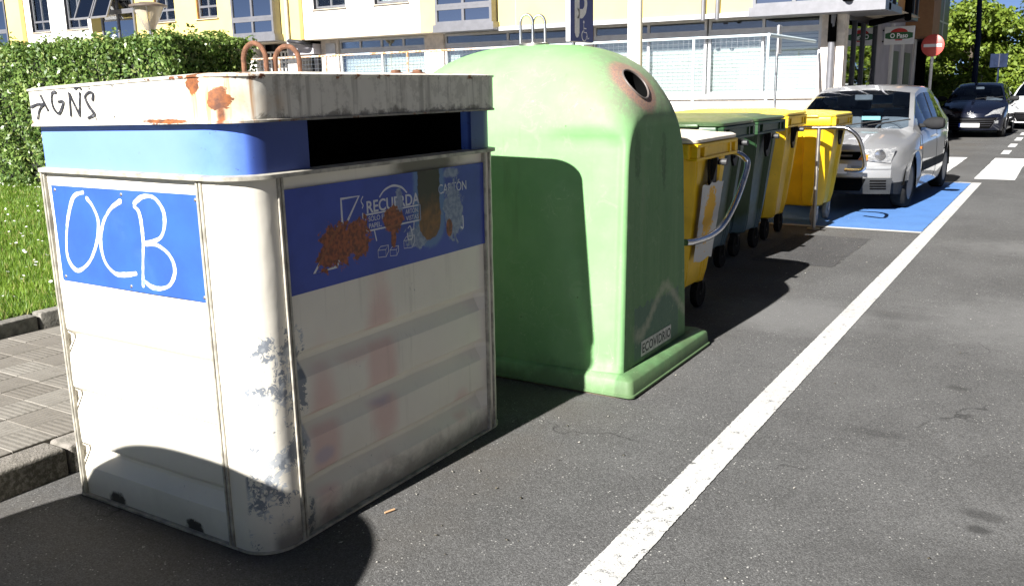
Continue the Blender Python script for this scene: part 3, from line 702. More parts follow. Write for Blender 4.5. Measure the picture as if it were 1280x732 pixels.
# grimy roof towards the street and a sticky brown ring round the mouth
top = m.mul(m.ramp(m.math('ADD', x, m.math('MULTIPLY', m.math('SUBTRACT', n, .5), .5)), .12, .72), m.ramp(z, 1.32, 1.48)); c = m.mix(m.mul(top, m.ramp(m.math('ADD', m.math('MULTIPLY', n2, .6), m.math('MULTIPLY', fine, .4)), .30, .55), .80), c, (.17, .17, .125))
vd = m.N.new('ShaderNodeVectorMath'); vd.operation = 'DISTANCE'; m.L.new(m.obj(), vd.inputs[0]); vd.inputs[1].default_value = HOLE_C
dr = m.math('ADD', vd.outputs['Value'], m.math('MULTIPLY', m.math('SUBTRACT', n2, .5), .07)); c = m.mix(m.mul(m.ramp(dr, .185, .145), .75), c, m.mix(m.ramp(fine, .4, .6), (.36, .17, .13), (.22, .13, .13)))
# chalky scuffs, drip stains, dirty foot
c = m.mix(m.mul(m.ramp(m.noise(7, 6, .75, 1.2), .58, .66), .15), c, (.36, .47, .30))
c = m.mix(m.mul(m.ramp(m.noise(1.0, 4, .7, vec=m.scaled((11, 11, .8))), .60, .74), m.ramp(z, .3, 1.2), .28), c, (.10, .15, .06))
c = m.mix(m.mul(m.ramp(m.math('ADD', z, m.math('MULTIPLY', m.math('SUBTRACT', n, .5), .35)), .17, .03), .6), c, (.07, .085, .045))
c = m.mix(m.mul(m.ramp(m.vor(9), .05, .03), m.ramp(n, .5, .6), .6), c, (.05, .07, .03))
# scratches
sc = m.ramp(m.noise(3.0, 3, .6, 3.5, vec=m.scaled((1, 1, .5))), .497, .5); sc2 = m.ramp(m.noise(3.0, 3, .6, 3.5, vec=m.scaled((1, 1, .5))), .503, .5)
c = m.mix(m.mul(sc, sc2, m.ramp(m.noise(2.2, 2), .52, .6), .35), c, (.55, .68, .42))
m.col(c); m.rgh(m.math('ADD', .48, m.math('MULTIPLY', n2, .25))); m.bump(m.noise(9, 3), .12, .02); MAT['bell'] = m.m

def sst(t): t = max(0.0, min(1.0, t)); return t * t * (3 - 2 * t)
def bell_container():
    t = thing('bell_container', 'big green domed plastic bottle bank beside the white container', 'container', (-2.6, 4.54, 0), 0, 'green bottle banks')
    # flange foot
    bm = bm_new(); rr = []
    for hx, hy, z, r in ((.842, .580, .008, .035), (.856, .592, .010, .035), (.856, .592, .020, .035), (.849, .585, .024, .035), (.842, .576, .086, .035), (.836, .570, .094, .035), (.80, .545, .110, .04), (.78, .52, .112, .04)):
        rr.append([(x, y, z + .006 * math.sin(y * 6)) for x, y in rrect(hx, hy, r, 8)])
    loft(bm, rr); obj('foot_flange', bm, MAT['bell'], t, True, 50)
    bm = bm_new(); loft(bm, [[(x, y, z) for x, y in rrect(.85, .58, .1, 6)] for z in (.001, .011)]); obj('foot_lip', bm, simple('foot_lip_grime', (.10, .08, .05), .9, var=.4), t)
    # dome
    bm = bm_new(); n = 176; rings = []
    zs = [.10 + 1.05 * j / 34 for j in range(34)] + [1.15 + .64 * math.sin(R(90 * j / 30)) for j in range(30)]
    for z in zs:
        if z <= 1.15:
            k = (z - .1) / 1.05; hx = .795 - .015 * k; hy = .545 - .035 * k; e = 11.0 - 2.0 * k
        else:
            q = (z - 1.15) / .641; s = max(0.0, 1 - q ** 2.7) ** (1 / 2.7); s2 = max(0.0, 1 - q ** 2.5) ** (1 / 2.5); hx = .78 * s; hy = .51 * s2; e = 9.0 - 6.2 * q
        ring = []
        for a in range(n):
            th = 2 * math.pi * a / n; cc, sn = math.cos(th), math.sin(th)
            ee = e if sn < 0 else max(2.6, e * .5); hyy = hy if sn < 0 else hy * .93; x = hx * math.copysign(abs(cc) ** (2 / ee), cc); y = hyy * math.copysign(abs(sn) ** (2 / ee), sn)
            if z < 1.45:
                # slanted recess on the front, flat recess with a rounded head on the street side
                if y < -.3:
                    xl = .30 + .28 * (1.33 - z) / 1.23; mk = sst((x - xl) / .035) * sst((.745 - x) / .05) * sst((1.36 - .25 * max(0, x - .62) - z) / .07) * sst((z - .10) / .05); y += .036 * mk
                x = min(x, .764 - .010 * (z - .1))
                if y > .3: y -= .02 * sst((.6 - abs(x)) / .05) * sst((1.3 - z) / .06)
            ring.append((x, y, z))
        rings.append(ring)
    loft(bm, rings)
    shell = obj('dome', bm, MAT['bell'], None, True, 50)
    bm = bm_new(); Q = HOLE_N.to_track_quat('Z', 'Y').to_matrix().to_4x4(); Q.translation = HOLE_C
    lathe(bm, [(.088, -.32), (.088, .2)], 40, Q); cut = obj('cut', bm, MAT['void'], None)
    md = shell.modifiers.new('b', 'BOOLEAN'); md.operation = 'DIFFERENCE'; md.object = cut; md.solver = 'EXACT'; md.material_mode = 'TRANSFER'
    dg = bpy.context.evaluated_depsgraph_get(); me = bpy.data.meshes.new_from_object(shell.evaluated_get(dg))
    shell.modifiers.clear(); shell.data = me; bpy.data.objects.remove(cut); shell.parent = t
    me.polygons.foreach_set('use_smooth', [True] * len(me.polygons)); me.set_sharp_from_angle(angle=R(50))
    # mouth rim and inner flaps
    bm = bm_new(); dm = []
    for k in range(48):
        a = 2 * math.pi * k / 48; p = Q @ Vector((.092 * math.cos(a), .092 * math.sin(a), 0))
        # drop each rim point onto the dome
        hit, loc, nr, fi = shell.ray_cast(p + HOLE_N * .15, -HOLE_N, distance=.25)
        dm.append((loc if hit else p) + HOLE_N * .002)
    tube(bm, dm, .0055, 8, True); obj('mouth_rim', bm, simple('mouth_rim_plastic', (.12, .10, .09), .5), t, True)
    # lifting gear
    bm = bm_new(); lathe(bm, [(.085, 1.77), (.085, 1.797), (.07, 1.803), (.001, 1.804)], 24, Matrix.Translation((-.02, -.03, 0))); obj('lifting_plate', bm, MAT['dullsteel'], t, True)
    for (x, y, dx, dy) in ((-.05, -.06, .034, .010), (-.022, .03, .034, .010)):
        bm = bm_new(); h = .155
        pts = [(x - dx, y - dy, 1.78)] + [(x - dx * math.cos(R(a)), y - dy * math.cos(R(a)), 1.80 + h - .045 + .045 * math.sin(R(a))) for a in range(0, 181, 15)] + [(x + dx, y + dy, 1.78)]
        tube(bm, pts, .0085, 10); obj('lifting_hoop', bm, MAT['steel'], t, True)
    # maker's sticker
    SMx = plane_m((.7815, 0, 0), (0, 1, 0), (0, 0, 1))
    bm = bm_new(); box(bm, .7560, .7655, -.275, .145, .140, .222); st_ = obj('sticker', bm, simple('sticker_grey', (.50, .50, .47), .6, var=.25, scale=30), t)
    bm = bm_new(); text_bm(bm, 'ECOVIDRIO', .074, plane_m((.7660, -.265, .156), (0, 1, 0), (0, 0, 1)), .40, bold=.0012, ext=.0004, ch=1.12); obj('sticker_lettering', bm, simple('sticker_ink', (.03, .035, .035), .6), st_)
    return t
bell = bell_container()
near = dup(bell, (-2.66, -.47, 0), 0, 'green domed bottle bank outside the picture whose shadow falls on the white container', 'green bottle banks')

for ch in list(near.children):
    if ch.name.startswith('lifting_hoop'): bpy.data.objects.remove(ch)

# ================================================================== WHEELED BINS
def plastic(name, a, scuff, blue=False):
    m = S(name, rough=.4, spec=.5); x, y, z = m.xyz(); n = m.noise(4, 5); n2 = m.noise(22, 5, .7, .5)
    c = m.mix(m.ramp(n, .3, .7), a, tuple(q * .82 for q in a)); c = m.mix(m.mul(m.ramp(n2, .62, .72), .5), c, scuff)
    st = m.noise(1.0, 4, .65, vec=m.scaled((18, 18, 1.0))); c = m.mix(m.mul(m.ramp(st, .55, .75), .3), c, scuff)
    if blue: c = m.mix(m.mul(m.ramp(m.math('ADD', z, m.math('MULTIPLY', n, .3)), .58, .42), .55), c, (.09, .16, .26))
    m.col(c); m.rgh(m.math('ADD', .3, m.math('MULTIPLY', n2, .25))); return m.m
MAT['binyellow'] = plastic('bin_yellow_plastic', (.85, .55, .010), (.50, .30, .02))
MAT['bingreen'] = plastic('bin_green_plastic', (.016, .055, .018), (.06, .10, .06), True)
MAT['lidcream'] = plastic('lid_cream_plastic', (.66, .60, .50), (.42, .36, .28))
MAT['lidgreen'] = plastic('lid_green_plastic', (.055, .10, .042), (.12, .16, .10))
MAT['lidyellow'] = plastic('lid_yellow_plastic', (.82, .60, .07), (.66, .46, .08))
MAT['plasticgrey'] = simple('grey_pin_plastic', (.04, .04, .042), .5)
def bin_outline(hx, hy, d=.03):
    # plan outline with chamfered corners and recessed bays on each side
    c = .10; q = [(hx, -hy + c), (hx, -.17), (hx - d, -.15), (hx - d, .15), (hx, .17), (hx, hy - c), (hx - c, hy)]
    q += [(.30, hy), (.28, hy - d), (-.28, hy - d), (-.30, hy), (-hx + c, hy), (-hx, hy - c), (-hx, .17), (-hx + d, .15), (-hx + d, -.15), (-hx, -.17), (-hx, -hy + c), (-hx + c, -hy)]
    q += [(-.30, -hy), (-.28, -hy + d), (.28, -hy + d), (.30, -hy), (hx - c, -hy)]
    return q
def wheeled_bin(body, lid, label, loc, rz, sticker=False, tyre='rubber', sc=(1, 1, 1)):
    t = thing('wheeled_bin', label, 'bin', loc, rz, 'row of wheeled bins at the kerb'); t.scale = sc
    bm = bm_new(); rr = []
    for z, hx, hy, d in ((.20, .47, .27, .02), (.215, .50, .29, .025), (.30, .52, .30, .03), (.65, .56, .335, .03), (1.0, .598, .372, .03), (1.115, .60, .375, .012)):
        rr.append([(x, y, z) for x, y in bin_outline(hx, hy, d)])
    loft(bm, rr); es = [e for e in bm.edges if abs(e.verts[0].co.z - e.verts[1].co.z) > .05]
    bmesh.ops.bevel(bm, geom=es, offset=.012, segments=2, affect='EDGES'); b = obj('body', bm, body, t, True, 30)
    # rim: thick frame, square hand pockets near the corners of each end
    bm = bm_new()
    for s in (-1, 1):
        box(bm, -.60, .60, s * .40 - .035, s * .40 + .03, 1.105, 1.197, .012, 2)
        X = s * .615
        box(bm, X - .035, X + .03, -.40, .40, 1.172, 1.1965, .005, 1); box(bm, X - .0345, X + .0295, -.40, .40, 1.090, 1.112, .005, 1)
        for ya, yb in ((-.40, -.345), (-.265, -.235), (-.235, .235), (.235, .265), (.345, .40)):
            box(bm, X - .034, X + (.0285 if yb - ya < .1 else .018), ya, yb, 1.1125, 1.1715, 0)
        box(bm, X - .045, X - .0345, -.39, .39, 1.092, 1.194, 0)
    obj('rim', bm, body, t, True, 30)
    # lid with a raised crown and folded lip
    bm = bm_new(); rr = []
    for z, hx, hy, yo in ((1.199, .625, .405, 0), (1.203, .640, .425, -.005), (1.222, .642, .428, -.005), (1.234, .62, .405, -.0), (1.240, .50, .33, .02), (1.252, .44, .28, .03), (1.258, .36, .22, .04)):
        rr.append([(x, y + yo, z) for x, y in rrect(hx, hy, .07, 5)])
    loft(bm, rr); l = obj('lid', bm, lid, t, True, 35)
    for xx in (-.38, .38):
        bm = bm_new(); box(bm, xx - .09, xx + .09, -.462, -.425, 1.195, 1.218, .008, 2); obj('lid_handle', bm, lid, l, True)
        bm = bm_new(); tube(bm, [(xx - .10, .435, 1.205), (xx + .10, .435, 1.205)], .022, 10); obj('hinge', bm, MAT['black'], l, True)
    # lifting pins on black wedge plates
    for s in (-1, 1):
        bm = bm_new(); prism(bm, [(-.075, 1.09), (.075, 1.09), (.06, .93), (.02, .88), (-.02, .88), (-.06, .93)], .02, plane_m((s * .596 - (.0 if s > 0 else .0), 0, 0), (0, s, 0), (0, 0, 1)))
        prism(bm, [(.0, 1.09), (.062, 1.09), (.03, .95), (.0, .92)], .012, plane_m((s * .600, -.035, 0), (s, 0, 0), (0, 0, 1))); p = obj('pin_plate', bm, MAT['black'], t)
        bm = bm_new(); tube(bm, [(s * .60, 0, 1.06), (s * .690, 0, 1.06)], .020, 14); obj('lifting_pin', bm, MAT['black'], p, True)
        bm = bm_new(); tube(bm, [(s * .672, 0, 1.06), (s * .705, 0, 1.06)], .0225, 14); obj('pin_cap', bm, MAT['plasticgrey'], p, True)
    for sx in (-1, 1):
        for sy in (-1, 1):
            bm = bm_new(); box(bm, sx * .44 - .035, sx * .44 + .035, sy * .27 - .03, sy * .27 + .03, .185, .205); tube(bm, [(sx * .44 - .03, sy * .27, .19), (sx * .44 - .03, sy * .27 - .02, .105)], .008, 8); tube(bm, [(sx * .44 + .03, sy * .27, .19), (sx * .44 + .03, sy * .27 - .02, .105)], .008, 8); w = obj('castor', bm, MAT['steel'] if tyre == 'greyrubber' else MAT['black'], t)
            Mw = Matrix.Translation((sx * .44, sy * .27 - .02, .105)) @ Matrix.Rotation(R(90), 4, 'Y')
            bm = bm_new(); lathe(bm, [(.05, -.02), (.097, -.024), (.104, -.012), (.104, .012), (.097, .024), (.05, .02)], 28, Mw); obj('tyre', bm, MAT[tyre], w, True)
            bm = bm_new(); lathe(bm, [(.001, -.022), (.03, -.018), (.05, -.012), (.05, .012), (.03, .018), (.001, .022)], 16, Mw); obj('hub', bm, MAT['black'], w, True)
    if sticker:
        bm = bm_new(); o = []
        for k in range(40):
            f = k / 10.0; e = int(f); g_ = f - e
            yz = [(-.215 + .40 * g_, 0), (.185, g_), (.185 - .40 * g_, 1), (-.215, 1 - g_)][e]
            o.append((yz[0] + random.uniform(-.008, .008), .40 + .52 * yz[1] + random.uniform(-.012, .012)))
        vs = [bm.verts.new((.545 + .117 * (z - .3) + .0055, y * (.80 + .25 * z) , z)) for y, z in o]
        fc = bm.faces.new(vs); bmesh.ops.triangulate(bm, faces=[fc])
        m = S('torn_sticker', rough=.6); yy, zz = m.xyz()[1], m.xyz()[2]; nz = m.noise(22, 5, .75, .5)
        tear = m.mx(m.mul(m.blob(yy, zz, -.02, .72, .10, .17, nz, 2.2, .06), 1.0), m.ramp(m.noise(34, 5, .7), .63, .65)); m.col(m.mix(tear, (.52, .53, .54), (.72, .40, .01))); obj('sticker', bm, m.m, t)['label'] = 'torn pale grey sticker'
    return t
wheeled_bin(MAT['binyellow'], MAT['lidcream'], 'yellow wheeled bin with cream lid and torn white sticker, next to the green bell', (-2.60, 5.77, 0), 0.0, True)
wheeled_bin(MAT['bingreen'], MAT['lidgreen'], 'dark green wheeled bin, the nearer of the two green ones', (-2.95, 7.19, 0), R(1.0), sc=(1.06, 1.08, 1.035))
wheeled_bin(MAT['bingreen'], MAT['lidgreen'], 'dark green wheeled bin, the farther of the two green ones', (-3.00, 8.33, 0), R(-2), sc=(1.06, 1.0, 1.03))
wheeled_bin(MAT['binyellow'], MAT['lidyellow'], 'yellow wheeled bin standing between a green bin and the last yellow bin', (-3.03, 9.36, 0), R(1.5), sc=(1.04, 1.04, 1.04))
wheeled_bin(MAT['binyellow'], MAT['lidyellow'], 'yellow wheeled bin at the end of the row, in front of the silver car', (-2.80, 10.62, 0), R(-1.0), False, 'greyrubber')

# tubular guard rails that hold the bins in place
def rail(label, path, post):
    t = thing('guard_rail', label, 'rail', (post[0], post[1], 0), 0, 'steel rails round the bins')
    o = Vector((post[0], post[1], 0)); bm = bm_new(); tube(bm, crom([Vector(p) - o for p in path], 8), .0215, 14); obj('bar', bm, MAT['chrome'], t, True)
    bm = bm_new(); tube(bm, [(0, 0, .0), (0, 0, post[2])], .021, 14); obj('post', bm, MAT['dullsteel'], t, True)
    bm = bm_new(); lathe(bm, [(.07, .0), (.07, .012), (.025, .016)], 18); obj('base_plate', bm, MAT['dullsteel'], t, True)
    return t
rail('curved steel tube rail round the end of the yellow bin with the cream lid', [(-2.55, 6.42, 1.09), (-2.25, 6.42, 1.085), (-2.06, 6.40, 1.075), (-1.97, 6.37, 1.045), (-1.935, 6.34, .98), (-1.93, 6.10, .77), (-1.93, 5.84, .635), (-1.93, 5.58, .595), (-1.935, 5.3, .60), (-1.95, 5.19, .61)], (-2.5, 6.42, 1.09))
rail('curved steel tube rail with upright post at the last yellow bin', [(-2.60, 9.99, 1.085), (-2.27, 9.985, 1.09), (-2.06, 9.98, 1.095), (-1.95, 9.98, 1.06), (-1.87, 10.02, .96), (-1.82, 10.08, .75), (-1.84, 10.15, .655), (-1.93, 10.22, .63), (-2.05, 10.28, .63)], (-2.285, 9.985, 1.09))

# ================================================================== SIGNS AND POLES NEAR THE KERB
MAT['signblue'] = simple('sign_blue', (.012, .03, .23), .4, var=.08)
MAT['signwhite'] = simple('sign_white', (.70, .70, .70), .45, var=.06)
MAT['alu'] = steel('sign_back', (.5, .5, .5), .45)
def parking_sign():
    t = thing('parking_sign', 'blue disabled parking sign with white P on a grey pole', 'sign', (-6.28, 12.0, .1))
    bm = bm_new(); tube(bm, [(0, -.05, 0), (0, -.05, 3.0)], .03, 14); obj('pole', bm, MAT['steel'], t, True)
    bm = bm_new(); box(bm, .005, .080, -.30, .44, 2.10, 2.98, .012, 2); b = obj('board', bm, MAT['signwhite'], t, True)
    bm = bm_new(); box(bm, .0802, .0815, -.290, .43, 2.11, 2.972, 0); f = obj('face', bm, MAT['signblue'], b)
    bm = bm_new(); M0 = plane_m((.0818, 0, 0), (0, 1, 0), (0, 0, 1))
    stroke(bm, [(-.09, 2.22), (-.09, 2.86)], .125, M0, 0); stroke(bm, [(-.09, 2.80), (.06, 2.80), (.15, 2.745), (.185, 2.65), (.15, 2.55), (.06, 2.50), (-.09, 2.50)], .11, M0, 6); obj('letter', bm, MAT['whiteletter'], b)
    bm = bm_new(); s = .017
    stroke(bm, [(.12, 2.35), (.125, 2.24), (.21, 2.24), (.25, 2.15), (.285, 2.165)], s, M0, 0); stroke(bm, [(.12, 2.30), (.20, 2.295)], s * .8, M0, 0)
    stroke(bm, [(.10, 2.26), (.06, 2.215), (.075, 2.15), (.13, 2.12), (.19, 2.14), (.21, 2.19)], s, M0, 6)
    lathe(bm, [(.022, 0), (.022, .0006), (.001, .0008)], 12, plane_m((.0818, .12, 2.385), (0, 1, 0), (0, 0, 1))); obj('wheelchair_symbol', bm, MAT['whiteletter'], b)
parking_sign()
t = thing('lamp_post', 'thick white metal pole behind the green bell', 'pole', (-4.0, 9.0, .1))
bm = bm_new(); tube(bm, [(0, 0, .0), (0, 0, 1.0), (0, 0, 4.8)], [.085, .082, .068], 20); obj('shaft', bm, MAT['whitepole'], t, True)
bm = bm_new(); lathe(bm, [(.16, 0), (.16, .02), (.10, .03), (.09, .22)], 20); obj('base', bm, MAT['whitepole'], t, True)
bm = bm_new(); tube(bm, crom([(0, 0, 4.75), (.3, 0, 5.1), (.9, 0, 5.2)], 6), .04, 12); obj('arm', bm, MAT['whitepole'], t, True)
bm = bm_new(); box(bm, .85, 1.45, -.14, .14, 5.12, 5.25, .04, 2); obj('lantern', bm, MAT['whitepole'], t, True)
# wedge lantern behind the hedge
t = thing('garden_lamp', 'lantern with flat dark cap and tapered glass above the hedge', 'lamp', (-19.75, 15, .1))
bm = bm_new(); tube(bm, [(0, 0, 0), (0, 0, 3.05)], .05, 12); obj('pole', bm, MAT['steel'], t, True)
mg = S('lamp_glass', (.75, .66, .52), .2); mg.put(mg.b.inputs['Transmission Weight'], .5)
bm = bm_new(); lathe(bm, [(.07, 3.02), (.12, 3.06), (.36, 3.58), (.36, 3.60)], 24); obj('glass', bm, mg.m, t, True)
for k in range(4):
    bm = bm_new(); a = R(45 + 90 * k); tube(bm, [(.10 * math.cos(a), .10 * math.sin(a), 3.03), (.37 * math.cos(a), .37 * math.sin(a), 3.59)], .012, 6); obj('rib', bm, MAT['steel'], t)
bm = bm_new(); lathe(bm, [(.30, 3.585), (.45, 3.59), (.45, 3.63), (.20, 3.70), (.001, 3.71)], 24); obj('cap', bm, simple('lamp_cap', (.10, .075, .06), .6), t, True)
t = thing('thin_sign', 'narrow sign seen edge-on on a thin pole by the fence corner', 'sign', (-4.72, 17.0, 0))
bm = bm_new(); tube(bm, [(0, 0, 0), (0, 0, 2.6)], .025, 10); obj('pole', bm, MAT['steel'], t, True)
bm = bm_new(); box(bm, .03, .05, -.22, .22, 2.1, 2.6, .004, 1, Matrix.Rotation(R(8), 4, 'Z')); obj('board', bm, MAT['alu'], t)
t = thing('no_entry_sign', 'round red no entry sign with white bar on a white pole', 'sign', (-2.97, 24.0, 0), R(-4))
bm = bm_new(); tube(bm, [(0, 0, 0), (0, 0, 2.6)], .035, 12); obj('pole', bm, MAT['whitepole'], t, True)
SMn = plane_m((0, -.04, 2.39), (1, 0, 0), (0, 0, 1))
bm = bm_new(); lathe(bm, [(.25, -.012), (.256, -.006), (.256, .004), (.25, .008), (.001, .0085)], 40, SMn); d = obj('disc', bm, simple('sign_red', (.50, .075, .06), .45, var=.1), t, True)
bm = bm_new(); box(bm, -.20, .20, -.0495, -.0487, 2.355, 2.425); obj('white_bar', bm, MAT['signwhite'], d)
t = thing('street_lamp', 'tall thin dark blue lamp column beyond the cars', 'lamp', (-3.03, 36, 0))
bm = bm_new(); tube(bm, [(0, 0, 0), (0, 0, 3), (-.25, 0, 7.5)], [.10, .09, .06], 14); obj('column', bm, MAT['darkpole'], t, True)
bm = bm_new(); box(bm, -.9, -.2, -.15, .15, 7.45, 7.58, .04, 2); obj('lantern', bm, MAT['darkpole'], t, True)
t = thing('sign_back', 'square dark back of a road sign in front of the trees', 'sign', (-2.33, 36.2, 0))
bm = bm_new(); tube(bm, [(0, .05, 0), (0, .05, 2.45)], .03, 10); obj('pole', bm, MAT['darkpole'], t, True)
bm = bm_new(); box(bm, -.28, .26, -.015, .015, 2.0, 2.46, .004, 1); obj('board', bm, MAT['darkpole'], t)
bm = bm_new(); box(bm, -.02, .02, -.03, -.0155, 2.01, 2.45); obj('rail', bm, simple('sign_rail', (.012, .015, .03), .5), t)

# ================================================================== BUILDING
MAT['yellow'] = simple('yellow_render', (.64, .50, .17), .8, var=.06, scale=1.2, bump=.2)
MAT['white'] = simple('white_render', (.72, .70, .66), .85, var=.06, scale=1.2, bump=.2)
MAT['orange'] = simple('orange_strip', (.48, .24, .07), .7, var=.1)
MAT['brownpanel'] = simple('brown_cladding', (.30, .15, .06), .7, var=.1)
MAT['stone'] = simple('pale_stone', (.62, .56, .50), .85, var=.18, scale=5, bump=.4)
MAT['lilac'] = simple('pale_grey_wall', (.42, .40, .43), .85, var=.1, scale=2)
MAT['frame'] = simple('grey_aluminium', (.20, .20, .215), .4, .5, var=.08)
MAT['lframe'] = simple('light_aluminium', (.50, .50, .51), .4, .3, var=.08)
MAT['dframe'] = simple('dark_aluminium', (.03, .03, .035), .4, .3, var=.1)
MAT['soffit'] = simple('soffit', (.42, .36, .28), .8)
MAT['curtain'] = simple('curtain', (.72, .70, .66), .9, var=.35, scale=9)
m = S('blind_slats', rough=.7); zz = m.xyz()[2]; wv = m.math('FRACT', m.math('MULTIPLY', zz, 12.5)); m.col(m.mix(m.ramp(wv, .15, .4), (.42, .42, .41), (.74, .73, .70))); MAT['blind'] = m.m
def glass(name, tint, refl, rough=.02):
    m = bpy.data.materials.new(name); m.use_nodes = True; N = m.node_tree.nodes; L = m.node_tree.links; N.remove(N['Principled BSDF']); out = N['Material Output']
    tr = N.new('ShaderNodeBsdfTransparent'); tr.inputs[0].default_value = (*tint, 1); gl = N.new('ShaderNodeBsdfGlossy'); gl.inputs['Roughness'].default_value = rough; gl.inputs[0].default_value = (.95, .97, 1, 1)
    fr = N.new('ShaderNodeFresnel'); fr.inputs[0].default_value = 1.5; mp = N.new('ShaderNodeMapRange'); mp.inputs[3].default_value = refl; mp.inputs[4].default_value = 1.0
    L.new(fr.outputs[0], mp.inputs[0]); mx = N.new('ShaderNodeMixShader'); L.new(mp.outputs[0], mx.inputs[0]); L.new(tr.outputs[0], mx.inputs[1]); L.new(gl.outputs[0], mx.inputs[2]); L.new(mx.outputs[0], out.inputs[0]); return m
MAT['glass'] = glass('window_glass', (.80, .84, .84), .05)
MAT['bayglass'] = glass('bay_glass', (.10, .12, .14), .42)
MAT['shopglass'] = glass('shop_glass', (.16, .17, .17), .42)
MAT['carglass'] = glass('car_glass', (.72, .79, .80), .05)
MAT['room'] = simple('room_dark', (.03, .03, .032), .9)

bld = thing('apartment_building', 'yellow and white apartment block with glazed bays and shop windows at street level', 'building', (0, 19, 0))
def part(name, mat, boxes, parent=bld, bev=0.0):
    bm = bm_new()
    for b in boxes: box(bm, *b, bev, 1)
    return obj(name, bm, mat, parent)
TOP = 9.0
part('core', MAT['room'], [(-44, -4.6, 1.6, 12, .0, TOP)])
for x0, x1, mt in ((-32.9, -32.0, 'yellow'), (-31.76, -28.0, 'white'), (-28.0, -27.45, 'yellow'), (-25.66, -21.0, 'yellow'), (-19.28, -18.55, 'yellow'), (-18.43, -14.39, 'white'), (-14.39, -13.78, 'yellow'), (-12.03, -5.76, 'yellow')):
    holes = [h for h in ((-31.42, -30.33), (-29.40, -28.20), (-24.75, -23.78), (-22.80, -21.88), (-18.03, -16.87), (-15.87, -14.74)) if x0 < h[0] < x1]
    zb = 3.0
    bs = [(x0, x1, 0, .25, zb, 3.77), (x0, x1, 0, .25, 5.25, TOP)]
    e = x0
    for h in holes: bs.append((e, h[0], 0, .25, 3.7705, 5.2495)); e = h[1]
    bs.append((e, x1, 0, .25, 3.7705, 5.2495)); part('wall_panel', MAT[mt], bs)
for x0, x1 in ((-32.0, -31.76), (-18.55, -18.43)): part('wall_strip', MAT['orange'], [(x0, x1, -.03, .25, 3.0, TOP)])
part('panel_joint', MAT['soffit'], [(-11.54, -11.52, -.004, .0, 3.0, TOP)]); part('soffit', MAT['soffit'], [(-44, -4.11, .01, 1.0, 2.985, 3.0)])
part('eaves_pipe', MAT['lframe'], [(-12.0, -5.8, -.06, -.002, 2.93, 3.02)])
for x in (-19.0, -6.86, -6.55):
    bm = bm_new(); tube(bm, [(x, -.06, 2.9), (x, -.06, TOP)], .05, 10); obj('downpipe', bm, MAT['frame'] if x > -18 else MAT['lframe'], bld, True)
bm = bm_new(); tube(bm, crom([(-19.0, -.06, 2.98), (-18.6, -.02, 2.93), (-18.5, .3, 2.85), (-18.5, .5, 2.6), (-18.5, .5, .2)], 6), .06, 10); obj('downpipe', bm, MAT['dframe'], bld, True)
def window(x0, x1, z0, z1, y, nx=2, zsplit=None, fm='frame', gm='glass', back='curtain', w=.05, d=.06, reveal=True):
    bm = bm_new(); zsp = [z0] + ([zsplit] if zsplit else []) + [z1]
    for z in (z0, z1): box(bm, x0, x1, y, y + d, min(z, z1 - w), min(z, z1 - w) + w)
    for x in (x0, x1 - w): box(bm, x, x + w, y + .001, y + d - .001, z0 + w, z1 - w)
    for k in range(1, nx): xc = x0 + (x1 - x0) * k / nx; box(bm, xc - w / 2, xc + w / 2, y + .002, y + d - .002, z0 + w, z1 - w)
    if zsplit: box(bm, x0 + w, x1 - w, y - .004, y + d - .003, zsplit - w * .6, zsplit + w * .6)
    f = obj('window', bm, MAT[fm], bld)
    for k in range(nx):
        for a, b in zip(zsp[:-1], zsp[1:]):
            bm = bm_new(); xa = x0 + (x1 - x0) * k / nx; xb = x0 + (x1 - x0) * (k + 1) / nx; box(bm, xa + w * .4, xb - w * .4, y + d * .45, y + d * .55, a + w * .4, b - w * .4); obj('pane', bm, MAT[gm], f)
    if back:
        bm = bm_new(); box(bm, x0 + .01, x1 - .01, y + .16, y + .17, z0 + .01, z1 - .01); obj('blind', bm, MAT[back], f)
    return f
for (x0, x1) in ((-31.42, -30.33), (-29.40, -28.20), (-24.75, -23.78), (-22.80, -21.88), (-18.03, -16.87), (-15.87, -14.74)):
    window(x0 + .03, x1 - .03, 3.80, 5.22, .08, 2, 4.12)
    part('sill', MAT['soffit'], [(x0 - .04, x1 + .04, -.05, .10, 3.745, 3.769)]); part('reveal', MAT['orange'] if x0 > -26 and x0 < -20 else MAT['dframe'], [(x0, x0 + .028, .004, .22, 3.78, 5.24)])
# glazed bays
def bay(x0, x1, y0, z0, nx, zs, fr='frame', gl='bayglass', side=True):
    part('bay_base', MAT[fr], [(x0 - .06, x1 + .06, y0 - .03, .30, z0 - .12, z0 + .06)])
    part('bay_floor', MAT['room'], [(x0, x1, y0 + .3, .28, z0 + .065, z0 + .10)])
    za = z0 + .06
    for zb in zs + [TOP]:
        window(x0, x1, za, zb, y0, nx, None, fr, gl, 'curtain', .07, .08); za = zb + .002
    if side:
        for x in (x0, x1 - .05): part('bay_cheek', MAT[fr], [(x, x + .05, y0 + .082, .24, z0 + .061, TOP)])
bay(-36.5, -32.95, -.02, 3.1, 3, [3.9, 5.0]); bay(-27.40, -25.68, -.06, 3.1, 2, [4.2]); bay(-20.98, -19.30, -.30, 3.12, 2, [3.62, 4.6]); bay(-13.74, -12.06, -.25, 3.08, 2, [3.55, 4.5]); bay(-5.74, -3.25, -.30, 3.02, 3, [4.4])
